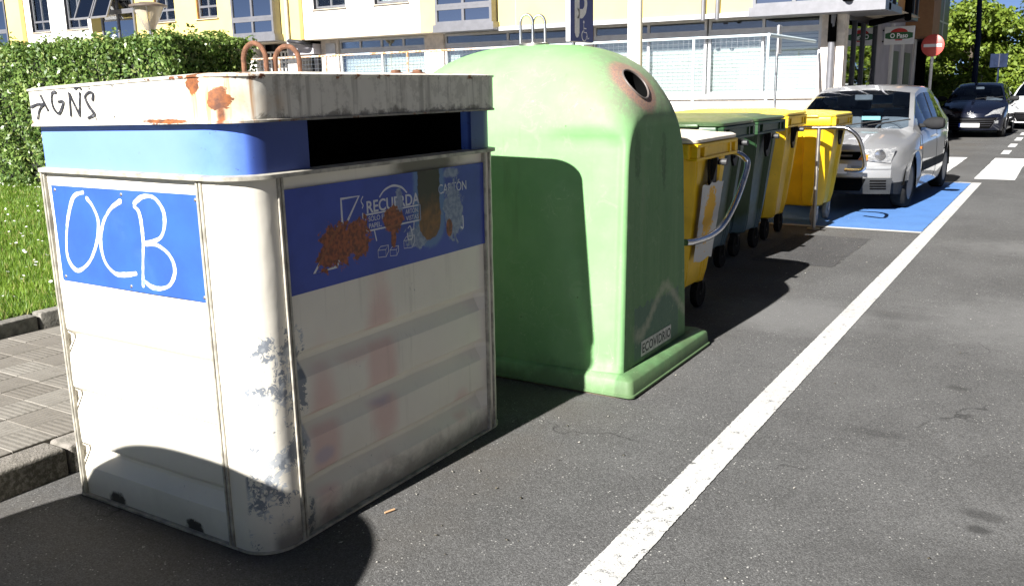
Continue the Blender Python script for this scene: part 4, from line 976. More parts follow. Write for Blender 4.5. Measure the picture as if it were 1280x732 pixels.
# two sashes of the left bay tilted open
for xo in (-28.05, -27.15):
    bm = bm_new(); Mx = Matrix.Translation((xo, -.10, 5.15)) @ Matrix.Rotation(R(-24), 4, 'X'); w = .05
    for b in ((0, .85, 0, .05, -1.25, -1.2), (0, .85, 0, .05, -.05, 0), (0, .05, .001, .049, -1.2, -.05), (.80, .85, .001, .049, -1.2, -.05)): box(bm, *b, 0, 1, Mx)
    f = obj('open_sash', bm, MAT['frame'], bld); bm = bm_new(); box(bm, .04, .81, .02, .028, -1.21, -.04, 0, 1, Mx); obj('pane', bm, MAT['bayglass'], f)
# street level behind the overhang
part('ground_wall', MAT['stone'], [(-18.4, -17.76, .6, 1.0, 0, 2.985), (-14.72, -14.12, .6, 1.0, 0, 2.985), (-10.25, -9.80, .6, 1.0, 0, 2.985), (-4.55, -4.10, .6, 1.0, 0, 2.985), (-17.76, -14.72, .62, 1.0, 0, .93), (-14.12, -10.25, .62, 1.0, 0, .93), (-9.80, -4.55, .62, 1.0, 0, 1.33)])
part('grey_door', MAT['lframe'], [(-18.2, -17.85, .57, .598, 0, 2.9)])
part('ground_wall', MAT['white'], [(-44, -21.05, .6, 1.0, 0, 2.985), (-19.75, -19.2, .6, 1.0, 0, 2.985)])
part('shop_room', MAT['room'], [(-21.05, -19.75, 1.2, 1.25, 0, 2.985), (-19.2, -18.4, 1.0, 1.05, 0, 2.6)])
part('canopy', MAT['lilac'], [(-19.4, -18.42, .3, .9, 2.62, 2.9)])
for x0, x1, n in ((-17.75, -14.73, 2), (-14.11, -10.26, 2), (-9.79, -7.02, 2), (-6.98, -4.56, 2)):
    window(x0, x1, 2.68, 2.975, .66, n * 2 if x0 < -14.5 else n, None, 'lframe', 'glass', 'room', .06)
    z0 = 1.35 if x0 > -10 else .95
    window(x0, x1, z0, 2.678, .66, n, None, 'lframe', 'glass', 'blind', .06)
    part('sill', MAT['white'], [(x0 - .02, x1 + .02, .55, .66, z0 - .09, z0)])
# lattice screen
bm = bm_new()
for k in range(9): box(bm, -20.92 + k * .15, -20.87 + k * .15, .75, .77, .3, 2.75)
for k in range(17): box(bm, -20.95, -19.7, .772, .79, .32 + k * .15, .37 + k * .15)
obj('lattice_screen', bm, MAT['white'], bld)
# side street elevation
part('side_wall', MAT['lilac'], [(-4.55, -4.10, 4.3, 10.6, 0, 3.2)]); part('side_gate', MAT['void'], [(-4.55, -4.20, 10.6, 13.5, 0, 2.9)])
part('side_wall_upper', MAT['lilac'], [(-4.6, -4.05, 3.6, 12, 3.2, TOP)])
for a, b in ((.95, 1.9), (1.9, 2.85), (2.85, 4.28)):
    part('shop_mullion', MAT['dframe'], [(-4.22, -4.11, b - .05, b + .02, .2, 2.95)])
    bm = bm_new(); box(bm, -4.17, -4.16, a + .02, b - .05, .3, 2.9); obj('shop_pane', bm, MAT['shopglass'], bld)
part('shop_frame', MAT['dframe'], [(-4.24, -4.105, .99, 4.28, 2.85, 2.985)]); part('shop_frame', MAT['dframe'], [(-4.24, -4.105, .99, 4.28, 0, .25)])
part('column', MAT['stone'], [(-4.24, -4.085, .585, .80, 0, 2.6)])
bm = bm_new(); tube(bm, [(-4.32, .52, 0), (-4.32, .52, 2.4), (-4.32, .52, 2.98)], .07, 12); obj('downpipe', bm, MAT['frame'], bld, True)
bm = bm_new(); tube(bm, [(-4.32, .52, 2.38), (-4.32, .52, 3.1), (-3.86, -.36, 3.12), (-3.86, -.36, 5)], .085, 12); obj('downpipe_boot', bm, MAT['void'], bld, True)
for y0 in (6.4, 8.4): part('side_door', MAT['dframe'], [(-4.098, -4.085, y0, y0 + 1.0, 0, 2.35)])
for y0 in (6.0, 7.7, 9.8): part('side_pilaster', MAT['white'], [(-4.098, -4.04, y0, y0 + .25, 0, 3.0)])
part('side_bay', MAT['frame'], [(-4.5, -3.19, .05, 1.6, 2.92, 3.05)]); part('side_soffit', MAT['soffit'], [(-4.55, -3.2, 0.06, 4.2, 2.99, 3.0)])
part('side_bay_cheek', MAT['orange'], [(-4.5, -3.28, 1.62, 2.5, 3.03, TOP)])
for y0 in (.08, .85): 
    part('side_bay_frame', MAT['dframe'], [(-3.27, -3.2, y0, y0 + .08, 3.06, TOP), (-3.27, -3.2, y0 + .081, y0 + .70, 3.5, 3.56)])
bm = bm_new(); box(bm, -3.30, -3.28, .1, 1.6, 3.06, TOP); obj('side_bay_pane', bm, MAT['shopglass'], bld)
bm = bm_new(); tube(bm, crom([(-4.1, 3.2, 2.86), (-3.7, 3.1, 2.93), (-3.28, 2.75, 3.05), (-3.22, 2.6, 3.4), (-3.22, 2.6, TOP)], 6), .07, 10); obj('downpipe', bm, MAT['void'], bld, True)
part('side_window_box', MAT['dframe'], [(-4.5, -3.33, 3.6, 4.9, 2.95, 3.08), (-4.5, -3.33, 3.6, 3.68, 3.08, TOP), (-3.4, -3.34, 4.82, 4.9, 3.08, TOP), (-3.4, -3.34, 4.2, 4.28, 3.08, TOP), (-3.4, -3.342, 3.69, 4.8, 3.9, 3.96)])
bm = bm_new(); box(bm, -3.42, -3.41, 3.7, 4.82, 3.08, TOP); obj('side_window_pane', bm, MAT['glass'], bld)
part('side_volume', MAT['brownpanel'], [(-4.5, -3.42, 8.2, 9.6, 2.75, TOP)]); part('side_volume', MAT['dframe'], [(-4.5, -3.44, 9.61, 11.8, 2.75, TOP)]); part('side_volume_bar', MAT['lframe'], [(-3.438, -3.42, 10.4, 10.5, 2.8, TOP), (-3.438, -3.42, 9.7, 11.7, 3.2, 3.24)])

# unseen house row across the street: added to block sky, bounce fill, give reflections
acr = thing('apartment_building', 'white house row with brown roof across the street, seen only mirrored in car windows', 'building', (10.5, 8, 0))
part('wall', MAT['white'], [(0, 8, -24, 34, 0, 8.5)], acr); part('roof', simple('roof_tile', (.20, .075, .04), .9), [(-.6, 8.6, -24.5, 34.5, 8.5, 8.9), (1.5, 6.5, -23, 33, 8.9, 10.4)], acr)
for k in range(18):
    for zz in (1.0, 4.2, 6.6):
        part('window', MAT['white'], [(-.03, -.002, -22.4 + k * 3.1, -20.9 + k * 3.1, zz, zz + 1.5)], acr); part('pane', MAT['dframe'], [(-.04, -.031, -22.3 + k * 3.1, -21.0 + k * 3.1, zz + .1, zz + 1.4)], acr)

# restaurant sign hung from the side wall
t = thing('hanging_shop_sign', 'white projecting sign with green band and red arch reading O Paso', 'sign', (-3.72, 23.9, 0))
bm = bm_new(); box(bm, -.335, .335, -.06, .06, 2.44, 2.86, .008, 1); b = obj('board', bm, MAT['signwhite'], t)
bm = bm_new(); box(bm, -.40, -.33, -.02, .02, 2.5, 2.54); box(bm, -.40, -.33, -.02, .02, 2.76, 2.80); obj('bracket', bm, MAT['dframe'], t)
SP = plane_m((0, -.0605, 2.65), (1, 0, 0), (0, 0, 1)); red = simple('sign_red_arch', (.50, .02, .02), .5); grn = simple('sign_green_band', (.015, .10, .03), .5)
bm = bm_new(); prism(bm, [(-.20 * math.cos(R(a)), .05 + .115 * math.sin(R(a))) for a in range(0, 181, 12)], .001, SP); obj('red_arch', bm, red, b)
bm = bm_new(); prism(bm, [(-.09, -.09), (-.07, -.12), (.07, -.12), (.09, -.09)], .001, SP); obj('red_foot', bm, red, b)
bm = bm_new(); prism(bm, [(-.31, -.06), (-.2, -.085), (.2, -.085), (.31, -.06), (.31, .05), (.2, .075), (-.2, .075), (-.31, .05)], .0022, SP); obj('green_band', bm, grn, b)
bm = bm_new(); text_bm(bm, 'O Paso', .15, plane_m((-.20, -.0630, 2.595), (1, 0, 0), (0, 0, 1)), .40, bold=.004); obj('lettering', bm, MAT['whiteletter'], b)

# ================================================================== MESH FENCE
t = thing('mesh_fence', 'pale blue rusting metal mesh fence in front of the shop windows', 'fence', (0, 16, 0))
m = S('fence_paint', rough=.6); xx = m.xyz()[0]; nz = m.noise(3.5, 5, .7); rs = m.mul(m.ramp(nz, .40, .46), m.ramp(xx, -9.0, -11.5)); m.col(m.mix(m.mx(rs, m.mul(m.ramp(nz, .62, .66), .8)), (.50, .60, .64), m.mix(m.ramp(m.noise(20, 3), .4, .6), (.38, .17, .06), (.60, .50, .40)))); MAT['fencepaint'] = m.m
bm = bm_new(); tube(bm, [(-20.5, 0, 2.37), (-4.6, 0, 2.39)], .024, 10); obj('top_rail', bm, MAT['fencepaint'], t, True)
bm = bm_new(); tube(bm, [(-20.5, 0, .35), (-4.6, 0, .35)], .025, 10); obj('bottom_rail', bm, MAT['fencepaint'], t, True)
bm = bm_new(); tube(bm, [(-4.6, 0, 2.39), (-4.6, 3.3, 2.39)], .032, 10); obj('top_rail', bm, MAT['fencepaint'], t, True)
for x in (-20.4, -18.6, -16.4, -14.9, -12.5, -10.3, -8.2, -5.95, -4.6):
    bm = bm_new(); tube(bm, [(x, 0, 0), (x, 0, 2.38)], .026, 10); obj('post', bm, MAT['fencepaint'], t, True)
bm = bm_new()
for k in range(159): box(bm, -20.45 + k * .1, -20.4455 + k * .1, -.003, .002, .36, 2.36)
for k in range(20): box(bm, -20.45, -4.62, .0025, .006, .40 + k * .1, .4045 + k * .1)
o = obj('wire_mesh', bm, MAT['steel'], t); o['kind'] = 'stuff'

# ================================================================== TREES BEYOND THE CARS
def tree(loc, h, r, N, label, low=.15):
    t = thing('broadleaf_tree', label, 'tree', loc, random.random() * 6, 'trees beyond the parked cars')
    bm = bm_new(); tube(bm, crom([(0, 0, 0), (.05, .03, h * .25), (-.04, .02, h * .5), (.02, 0, h * .8)], 5), [.16 - .13 * k / 15 for k in range(16)], 9)
    for k in range(9):
        a = k * 2.4; z0 = h * (.18 + .06 * k); e = Vector((math.cos(a) * r * .7, math.sin(a) * r * .7, z0 + h * .22)); tube(bm, crom([(0, 0, z0), (e.x * .5, e.y * .5, z0 + h * .08), e], 4), [.06 - .05 * q / 8 for q in range(9)], 6)
    obj('trunk', bm, MAT['bark'], t, True)
    nc = 60; u = rng.random(nc); a = rng.random(nc) * 6.283; zc = low * h + (h * (.96 - low)) * u; rad = r * np.sqrt(rng.random(nc)) * np.clip(1.25 * np.sin(np.pi * np.clip((u * .86 + .16), 0, 1)) ** .5, .25, 1)
    cc = np.stack([np.cos(a) * rad, np.sin(a) * rad, zc], 1); cr = r * (.16 + .22 * rng.random(nc))
    k = rng.integers(0, nc, N); d = rng.normal(0, 1, (N, 3)); d /= np.linalg.norm(d, axis=1, keepdims=True); rr_ = cr[k] * rng.random(N) ** .45
    p = cc[k] + d * rr_[:, None] * np.array((1, 1, .75)); p[:, 2] = np.maximum(p[:, 2], .05)
    V, F = leaves(p, d * .7 + np.array((0, 0, .5)), np.full(N, .19), jitter=.6, asp=.6)
    o = raw_mesh('crown', V, F, MAT['treeleaf'], t)
tree((-6.6, 43.5, 0), 5.4, 2.1, 15000, 'bright green tree behind the no entry sign')
tree((-3.7, 42.0, 0), 4.65, 2.0, 15000, 'bright green tree behind the dark lamp column')
tree((-.9, 43.0, 0), 5.2, 2.2, 15000, 'bright green tree behind the white car')
tree((2.0, 44.5, 0), 5.0, 2.2, 11000, 'bright green tree farthest to the right, past the white car')
tree((-5.2, 47, 0), 4.9, 2.4, 12000, 'leafy tree in the second row, behind the lamp column')
tree((.6, 47.5, 0), 4.8, 2.4, 12000, 'leafy tree in the second row, behind the white car', .02)
tree((-9.5, 46, 0), 5.6, 2.2, 9000, 'tree mostly hidden by the apartment building corner')

# ================================================================== CARS
def hermite(tab, y):
    xs = [a for a, _ in tab]; vs = [b for _, b in tab]
    if y <= xs[0]: return vs[0]
    if y >= xs[-1]: return vs[-1]
    i = max(k for k in range(len(xs)) if xs[k] <= y); i = min(i, len(xs) - 2)
    def sl(k):
        if k == 0 or k == len(xs) - 1: return 0 if False else (vs[min(k + 1, len(xs) - 1)] - vs[max(k - 1, 0)]) / (xs[min(k + 1, len(xs) - 1)] - xs[max(k - 1, 0)])
        a = (vs[k] - vs[k - 1]) / (xs[k] - xs[k - 1]); b = (vs[k + 1] - vs[k]) / (xs[k + 1] - xs[k]); return 0 if a * b <= 0 else 2 * a * b / (a + b)
    h = xs[i + 1] - xs[i]; t = (y - xs[i]) / h; m0, m1 = sl(i), sl(i + 1)
    return (2 * t ** 3 - 3 * t * t + 1) * vs[i] + (t ** 3 - 2 * t * t + t) * h * m0 + (-2 * t ** 3 + 3 * t * t) * vs[i + 1] + (t ** 3 - t * t) * h * m1
MAT['plastic_dark'] = simple('bumper_plastic', (.035, .037, .04), .8, spec=.1, var=.15)
MAT['mirrorblack'] = simple('mirror_plastic', (.02, .02, .021), .8, spec=.15, var=.15)
MAT['interior'] = simple('car_interior', (.11, .12, .15), .8, var=.2)
MAT['wheelrim'] = simple('wheel_silver', (.12, .12, .125), .5, .2, var=.1)
MAT['badge'] = simple('badge_grey', (.22, .22, .22), .5)
MAT['plate'] = simple('number_plate', (.72, .72, .72), .5, var=.05)
MAT['plateblue'] = simple('plate_blue', (.03, .08, .45), .5, var=0)
mg = S('lamp_lens', (.80, .80, .80), .12); mg.put(mg.b.inputs['Coat Weight'], 1.0); n = mg.noise(30, 2, vec=mg.scaled((1, .4, 2))); mg.col(mg.mix(mg.ramp(n, .3, .7), (.26, .26, .26), (.11, .115, .125))); MAT['lens'] = mg.m
MAT['amber'] = simple('amber_lens', (.60, .16, .02), .2, var=.1)
def carpaint(name, col, metal, rough, coat=1.0):
    m = S(name, col, rough, metal); m.put(m.b.inputs['Coat Weight'], coat); m.put(m.b.inputs['Coat Roughness'], .05); return m.m
def make_car(name, label, P, paint, loc, rz=0.0, sc=1.0):
    t = thing(name, label, 'car', loc, rz, 'cars parked along the street'); t.scale = (sc, sc, sc)
    L, Wm, ax0, ax1, RW = P['L'], P['W'], P['ax0'], P['ax1'], P['RW']; RA = RW + .055
    ws0, ws1, rg0, rg1 = P['ws0'], P['ws1'], P['rg0'], P['rg1']
    top = lambda y: hermite(P['top'], y); belt = lambda y: hermite(P['belt'], y)
    wid = lambda y: hermite([(0, Wm - .14), (.15, Wm - .075), (.45, Wm - .02), (.9, Wm), (L * .6, Wm), (L - .7, Wm - .02), (L - .2, Wm - .07), (L, Wm - .13)], y)
    def bow(x, y): return P['bow'] * (abs(x) / Wm) ** 2.3 * max(0, 1 - y / 2.0) ** 1.3 - .16 * (abs(x) / Wm) ** 2.3 * max(0, 1 - (L - y) / 1.6) ** 1.3
    def zbot(y):
        z = .19 + .03 * sst((.3 - y) / .3) + .06 * sst((y - L + .4) / .4)
        for a in (ax0, ax1):
            d = abs(y - a)
            if d < RA: z = max(z, RW + math.sqrt(RA * RA - d * d))
        return z
    def yz(z): return .075 * sst((z - .50) / .28) + .05 * sst((.36 - z) / .16)
    def section(y):
        W = wid(y); zb = zbot(y); zt = top(y); bl = belt(y)
        cab = sst((y - ws0 + .02) / .06) * sst((rg1 + .02 - y) / .06)
        # roof edge in the cabin
        if y < ws1: k = max(0, (y - ws0) / (ws1 - ws0)); xe = (W - .10) * (1 - k) + P['xr'] * k; ze = zt - .015 - .045 * k
        elif y > rg0: k = min(1, max(0, (y - rg0) / (rg1 - rg0))); xe = P['xr'] * (1 - k) + (W - .12) * k; ze = zt - .06 + .03 * k
        else: xe = P['xr'] + .012 * math.sin(math.pi * (y - ws1) / (rg0 - ws1)); ze = zt - .06
        low = [(W - .045, zb), (W - .004, max(.34, zb + .01)), (W, max(.50, zb + .02)), (W - .006, max(min(.68, bl - .10), zb + .035))]
        a = low + [(W - .025, bl - .035), (W - .055, bl), (max(xe + .012, xe), max(bl + .004, ze - .05)), (xe, max(bl + .006, ze)), (xe - .055, max(bl + .008, ze + .022)), (xe * .5, zt - .008), (0, zt)]
        e = min(bl, zt - .02)
        b = low[:3] + [(W - .006, max(min(.68, e - .08), zb + .035)), (W - .02, max(e - .03, zb + .045)), (W - .05, max(e, zb + .055)), (W - .10, max(e + .012, zb + .06)), (W - .16, max(e + .018, zb + .06)), (W - .26, zt - .018), (W * .45, zt - .005), (0, zt)]
        return [(p[0] * cab + q[0] * (1 - cab), y + bow(p[0] * cab + q[0] * (1 - cab), y), p[1] * cab + q[1] * (1 - cab)) for p, q in zip(a, b)]
    ys = {0.0, L}
    for k in range(1, 64): ys.add(round(.12 + (L - .22) * k / 64, 4))
    for a in (ax0, ax1):
        for k in range(-12, 13): ys.add(round(a + RA * math.sin(R(90 * k / 12)), 4))
    SW = P['sw']
    for v in (ws0, ws1, rg0, rg1, *[q for w in SW for q in w]): ys.add(v)
    ys = sorted(ys); secs = []
    for y in ys:
        s = section(y)
        if y == 0.0: s = [(x, bow(x, 0) + yz(z), z) for x, _, z in s]
        if y == L: s = [(x, L + bow(x, L) - .05 * sst((z - .6) / .3), z) for x, _, z in s]
        secs.append(s)
    body = bm_new(); pil = bm_new(); skirt = bm_new(); G = {}
    full = [[(-x, y, z) for x, y, z in s] + [(x, y, z) for x, y, z in s[-2::-1]] for s in secs]   # 21 points, left to right
    VB = [[body.verts.new(p) for p in r] for r in full]
    for k in range(len(ys) - 1):
        ym = (ys[k] + ys[k + 1]) / 2
        for i in range(20):
            j = i if i < 10 else 19 - i      # strip index from the sill up
            key = None
            if j in (8, 9) and ws0 < ym < ws1 - .03: key = 'windscreen'
            elif j in (8, 9) and rg0 + .04 < ym < rg1: key = 'rear_window'
            elif j == 5 and i < 10:
                for w_i, w in enumerate(SW):
                    if w[0] < ym < w[1]: key = ('side_window', w_i, 0)
            elif j == 5:
                for w_i, w in enumerate(SW):
                    if w[0] < ym < w[1]: key = ('side_window', w_i, 1)
            q = [full[k][i], full[k][i + 1], full[k + 1][i + 1], full[k + 1][i]]
            if key:
                g_ = G.setdefault(key, bm_new()); g_.faces.new([g_.verts.new(p) for p in q])
            elif j == 5 and SW[0][0] < ym < SW[-1][1]: pil.faces.new([pil.verts.new(p) for p in q])
            elif j == 0 and P['skirt'] and (ym < ax0 or ym > ax1): skirt.faces.new([skirt.verts.new(p) for p in q])
            else: body.faces.new((VB[k][i], VB[k][i + 1], VB[k + 1][i + 1], VB[k + 1][i]))
    def cap(s, V, y0):
        rows = []
        for i in range(10):
            row = []
            for c in range(13):
                u = -1 + 2 * c / 12
                if c == 0: row.append(V[i]); continue
                if c == 12: row.append(V[20 - i]); continue
                x = s[i][0] * u; z = s[i][2]
                y = bow(x, 0) + yz(z) if y0 == 0 else L + bow(x, L) - .05 * sst((z - .6) / .3)
                row.append(body.verts.new((x, y, z)))
            rows.append(row)
        for a, b in zip(rows[:-1], rows[1:]):
            for c in range(12): body.faces.new((a[c], a[c + 1], b[c + 1], b[c]))
        row = rows[-1]
        for c in range(12): body.faces.new((row[c], row[c + 1], V[10]))
    cap(secs[0], VB[0], 0); cap(secs[-1], VB[-1], 1)
    if len(skirt.faces): bmesh.ops.remove_doubles(skirt, verts=skirt.verts, dist=.0005); obj('bumper_skirt', skirt, MAT['plastic_dark'], t, True)
    bo = obj('body', body, paint, t, True, 38)
    if len(pil.faces): bmesh.ops.remove_doubles(pil, verts=pil.verts, dist=.0005); obj('window_pillar', pil, MAT['black'], t, True)
    for k, g_ in G.items():
        bmesh.ops.remove_doubles(g_, verts=g_.verts, dist=.0005); obj(k if isinstance(k, str) else k[0], g_, MAT['carglass'], t, True, 180)
    # surface sampling for trim
    def sp(y, s, side=1, off=0.0):
        q = section(y); i = min(int(s), 9); f = s - i; a, b = Vector(q[i]), Vector(q[i + 1]); p = a.lerp(b, f); n_ = Vector((b.z - a.z, 0, -(b.x - a.x)))
        if n_.length > 1e-6: n_.normalize()
        p += n_ * off; return Vector((p.x * side, p.y, p.z))
    for side in (-1, 1):
        for ysm in P['seams']:
            bm = bm_new(); tube(bm, [sp(ysm, s, side, -.001) for s in (.3, 1, 1.5, 2, 2.5, 3, 3.5, 4, 4.5, 5)], .004, 5); obj('door_seam', bm, MAT['void'], t)
        bm = bm_new(); yy = [ax0 + RA + .05 + (ax1 - ax0 - 2 * RA - .1) * k / 14 for k in range(15)]
        grid(bm, [[sp(y, s, side, .010 if 1.4 < s < 1.9 else .002) for y in yy] for s in (1.3, 1.5, 1.8, 2.0)]); obj('side_moulding', bm, P['trim'], t, True)
        for yh in P['handles']:
            bm = bm_new(); tube(bm, [sp(yh - .09, 3.55, side, .004), sp(yh - .07, 3.55, side, .028), sp(yh + .07, 3.55, side, .028), sp(yh + .09, 3.55, side, .004)], .013, 8); obj('door_handle', bm, paint, t, True)
        # mirror
        mp = sp(P['mir'], 5.2, side); bm = bm_new()
        rr = []
        for k, (dx, s_) in enumerate(((.02, .3), (.06, .75), (.12, 1.0), (.20, 1.0), (.25, .8), (.265, .4))):
            rr.append([(mp.x + side * dx, mp.y + .01 + .07 * s_ * math.cos(a), mp.z + .045 + .075 * s_ * math.sin(a)) for a in [2 * math.pi * q / 16 for q in range(16)]])
        loft(bm, rr); box(bm, min(mp.x - side * .03, mp.x + side * .08), max(mp.x - side * .03, mp.x + side * .08), mp.y - .02, mp.y + .05, mp.z - .005, mp.z + .04, .01, 1); obj('wing_mirror', bm, MAT['mirrorblack'] if P['mdark'] else paint, t, True)
        # wheels
        for a in (ax0, ax1):
            Mw = Matrix.Translation((side * (Wm - .125), a, RW)) @ Matrix.Rotation(R(90) * side, 4, 'Y')
            bm = bm_new(); lathe(bm, [(RW * .66, -.085), (RW * .9, -.09), (RW * .985, -.07), (RW, -.03), (RW, .03), (RW * .985, .07), (RW * .9, .088), (RW * .66, .082)], 40, Mw); ty = obj('wheel', bm, MAT['rubber'], t, True, 50)
            bm = bm_new(); r0 = RW * .66
            lathe(bm, [(r0, .086), (r0 * .95, .09), (r0 * .90, .07), (r0 * .88, .0)], 40, Mw)
            lathe(bm, [(.001, .075), (.04, .078), (r0 * .30, .066), (r0 * .33, .03)], 24, Mw)
            ns = P['spokes']
            for k in range(ns):
                Mk = Mw @ Matrix.Rotation(2 * math.pi * k / ns, 4, 'Z'); hw = r0 * (.13 if ns < 8 else .12)
                box(bm, r0 * .25, r0 * .93, -hw, hw, .045, .075, .008, 1, Mk)
            obj('rim', bm, P['rim'], ty, True, 40)
            bm = bm_new(); lathe(bm, [(r0 * .85, -.01), (r0 * .85, .012), (.001, .012)], 24, Mw); obj('brake_disc', bm, MAT['void'], ty)
        for a in (ax0, ax1):
            bm = bm_new(); n_ = 16; Rr = RA + .004
            grid(bm, [[(side * xx, a + Rr * math.cos(math.pi * k / n_), RW + Rr * math.sin(math.pi * k / n_)) for k in range(n_ + 1)] for xx in (Wm - .30, Wm - .035)]); obj('wheel_arch', bm, MAT['void'], t, True)
    bm = bm_new(); box(bm, -Wm + .24, Wm - .24, .25, L - .3, .20, .42); box(bm, -Wm + .08, Wm - .08, ax0 + RA + .03, ax1 - RA - .03, .20, .45); obj('underbody', bm, MAT['void'], t)
    # cabin
    bm = bm_new(); zf = belt(ws0 + .2) - .04; box(bm, -Wm + .13, Wm - .13, ws0 + .10, ws0 + .55, zf - .22, zf + .01, .03, 2); box(bm, -Wm + .12, Wm - .12, ws0 + .3, rg1 - .15, .42, .50); obj('dashboard', bm, MAT['interior'], t)
    for sx in (-.36, .36):
        for ysx, hh in ((ws1 + .42, 1.0), (ws1 + 1.28, .9)):
            bm = bm_new(); box(bm, sx - .24, sx + .24, -.06, .06, 0, .60 * hh, .05, 2, Matrix.Translation((0, ysx, .52)) @ Matrix.Rotation(R(-14), 4, 'X')); box(bm, sx - .25, sx + .25, ysx - .5, ysx - .02, .44, .58, .05, 2); s_ = obj('seat', bm, MAT['interior'], t, True)
            bm = bm_new(); box(bm, sx - .13, sx + .13, -.04, .05, .63 * hh, .82 * hh, .035, 2, Matrix.Translation((0, ysx, .52)) @ Matrix.Rotation(R(-14), 4, 'X')); obj('headrest', bm, MAT['interior'], s_, True)
    bm = bm_new(); Ms = Matrix.Translation((.36, ws0 + .62, zf - .02)) @ Matrix.Rotation(R(-65), 4, 'X'); tube(bm, [Ms @ Vector((.18 * math.cos(a), .18 * math.sin(a), 0)) for a in [2 * math.pi * k / 28 for k in range(28)]], .015, 8, True); box(bm, -.17, .17, -.02, .02, -.03, .0, 0, 1, Ms); obj('steering_wheel', bm, MAT['interior'], t, True)
    bm = bm_new(); box(bm, -.11, .11, ws1 - .06, ws1 - .04, top(ws1) - .14, top(ws1) - .07, .01, 1); obj('inside_mirror', bm, MAT['interior'], t)
    # trim on the nose
    def nose(x, z, off=.006): return (x, bow(x, 0) + yz(z) - off, z)
    def nose_patch(nm, pts4, mat, off=.006, nx=10, nz_=4, bulge=0.0, parent=None):
        (xa, za), (xb, zb_), (xc, zc), (xd, zd) = pts4; bm = bm_new(); rows = []
        for j in range(nz_ + 1):
            v = j / nz_; row = []
            for i in range(nx + 1):
                u = i / nx; x = (xa * (1 - u) + xb * u) * (1 - v) + (xd * (1 - u) + xc * u) * v; z = (za * (1 - u) + zb_ * u) * (1 - v) + (zd * (1 - u) + zc * u) * v
                row.append(nose(x, z, off + bulge * math.sin(math.pi * u) * math.sin(math.pi * v)))
            rows.append(row)
        grid(bm, rows); return obj(nm, bm, mat, parent or t, True)
    def patch3(nm, c, mat, bulge, parent=None):
        a, b, d, e = [Vector(p) for p in c]; n_ = (b - a).cross(e - a).normalized(); bm = bm_new(); rows = []
        for j in range(9):
            v = j / 8; row = []
            for i in range(11):
                u = i / 10; p = a.lerp(b, u).lerp(e.lerp(d, u), v); row.append(p + n_ * bulge * (math.sin(math.pi * u) * math.sin(math.pi * v)) ** .5)
            rows.append(row)
        grid(bm, rows); return obj(nm, bm, mat, parent or t, True)
    P['front'](t, nose_patch, patch3, nose, sp)
    bm = bm_new(); tube(bm, [(-.02, ws1 + .15, top(ws1 + .15) - .01), (-.02, ws1 + .32, top(ws1 + .2) + .22)], .004, 5); obj('aerial', bm, MAT['black'], t)
    for sx in (-1, 1):
        bm = bm_new(); a = Vector((sx * .12 + .1, ws0 + .05, top(ws0 + .05) + .012)); b = Vector((sx * .12 + .55, ws0 + .22, top(ws0 + .16) + .012)); tube(bm, [a, b], .008, 5); obj('wiper', bm, MAT['black'], t)
    return t

def fiesta_front(t, nose_patch, patch3, nose, sp):
    D = MAT['plastic_dark']
    nose_patch('lower_bumper', [(-.70, .215), (.70, .215), (.72, .40), (-.72, .40)], D, .020, 18, 4)
    nose_patch('air_intake', [(-.40, .25), (.40, .25), (.46, .39), (-.46, .39)], MAT['void'], .028)
    for s in (-1, 1): [nose_patch('fog_vent', [(s * .50, .27 + .03 * q), (s * .66, .27 + .03 * q), (s * .665, .285 + .03 * q), (s * .505, .285 + .03 * q)], MAT['void'], .026, 6, 1) for q in range(4)]
    nose_patch('grille', [(-.36, .60), (.36, .60), (.40, .69), (-.40, .69)], MAT['void'], .016)
    nose_patch('grille_bar', [(-.30, .635), (.30, .635), (.30, .655), (-.30, .655)], MAT['wheelrim'], .022, 8, 1)
    nose_patch('number_plate', [(-.26, .445), (.26, .445), (.26, .555), (-.26, .555)], MAT['plate'], .022, 8, 1)
    for s in (-1, 1):
        h = nose_patch('headlight', [(s * .355, .60), (s * .69, .565), (s * .725, .735), (s * .47, .718)], MAT['lens'], .012, 12, 8, .03)
        nose_patch('indicator', [(s * .365, .603), (s * .46, .597), (s * .47, .655), (s * .415, .665)], MAT['amber'], .034, 6, 4, .012, h); bm = bm_new(); lathe(bm, [(.062, .0), (.058, .012), (.03, .016), (.001, .018)], 22, plane_m(nose(s * .58, .652, .036), (1, .42 * s, 0), (0, 0, 1))); obj('lamp_bowl', bm, MAT['chrome'], h, True)
        bm = bm_new(); p = sp(1.05, 3.0, s, .004); box(bm, p.x - .006, p.x + .006, p.y - .035, p.y + .035, p.z - .015, p.z + .015, .004, 1); obj('side_indicator', bm, MAT['amber'], t)
        nose_patch('bumper_strip', [(s * .30, .50), (s * .70, .50), (s * .70, .535), (s * .30, .535)], paint_silver_dark, .012, 8, 1)
    # blue parking card on the dashboard
    bm = bm_new(); box(bm, .10, .32, 1.25, 1.26, 1.00, 1.045); obj('parking_card', bm, simple('card_blue', (.30, .62, .70), .5), t)
paint_silver = carpaint('silver_paint', (.33, .333, .34), .5, .36)
paint_silver_dark = simple('strip_grey', (.20, .205, .21), .5)
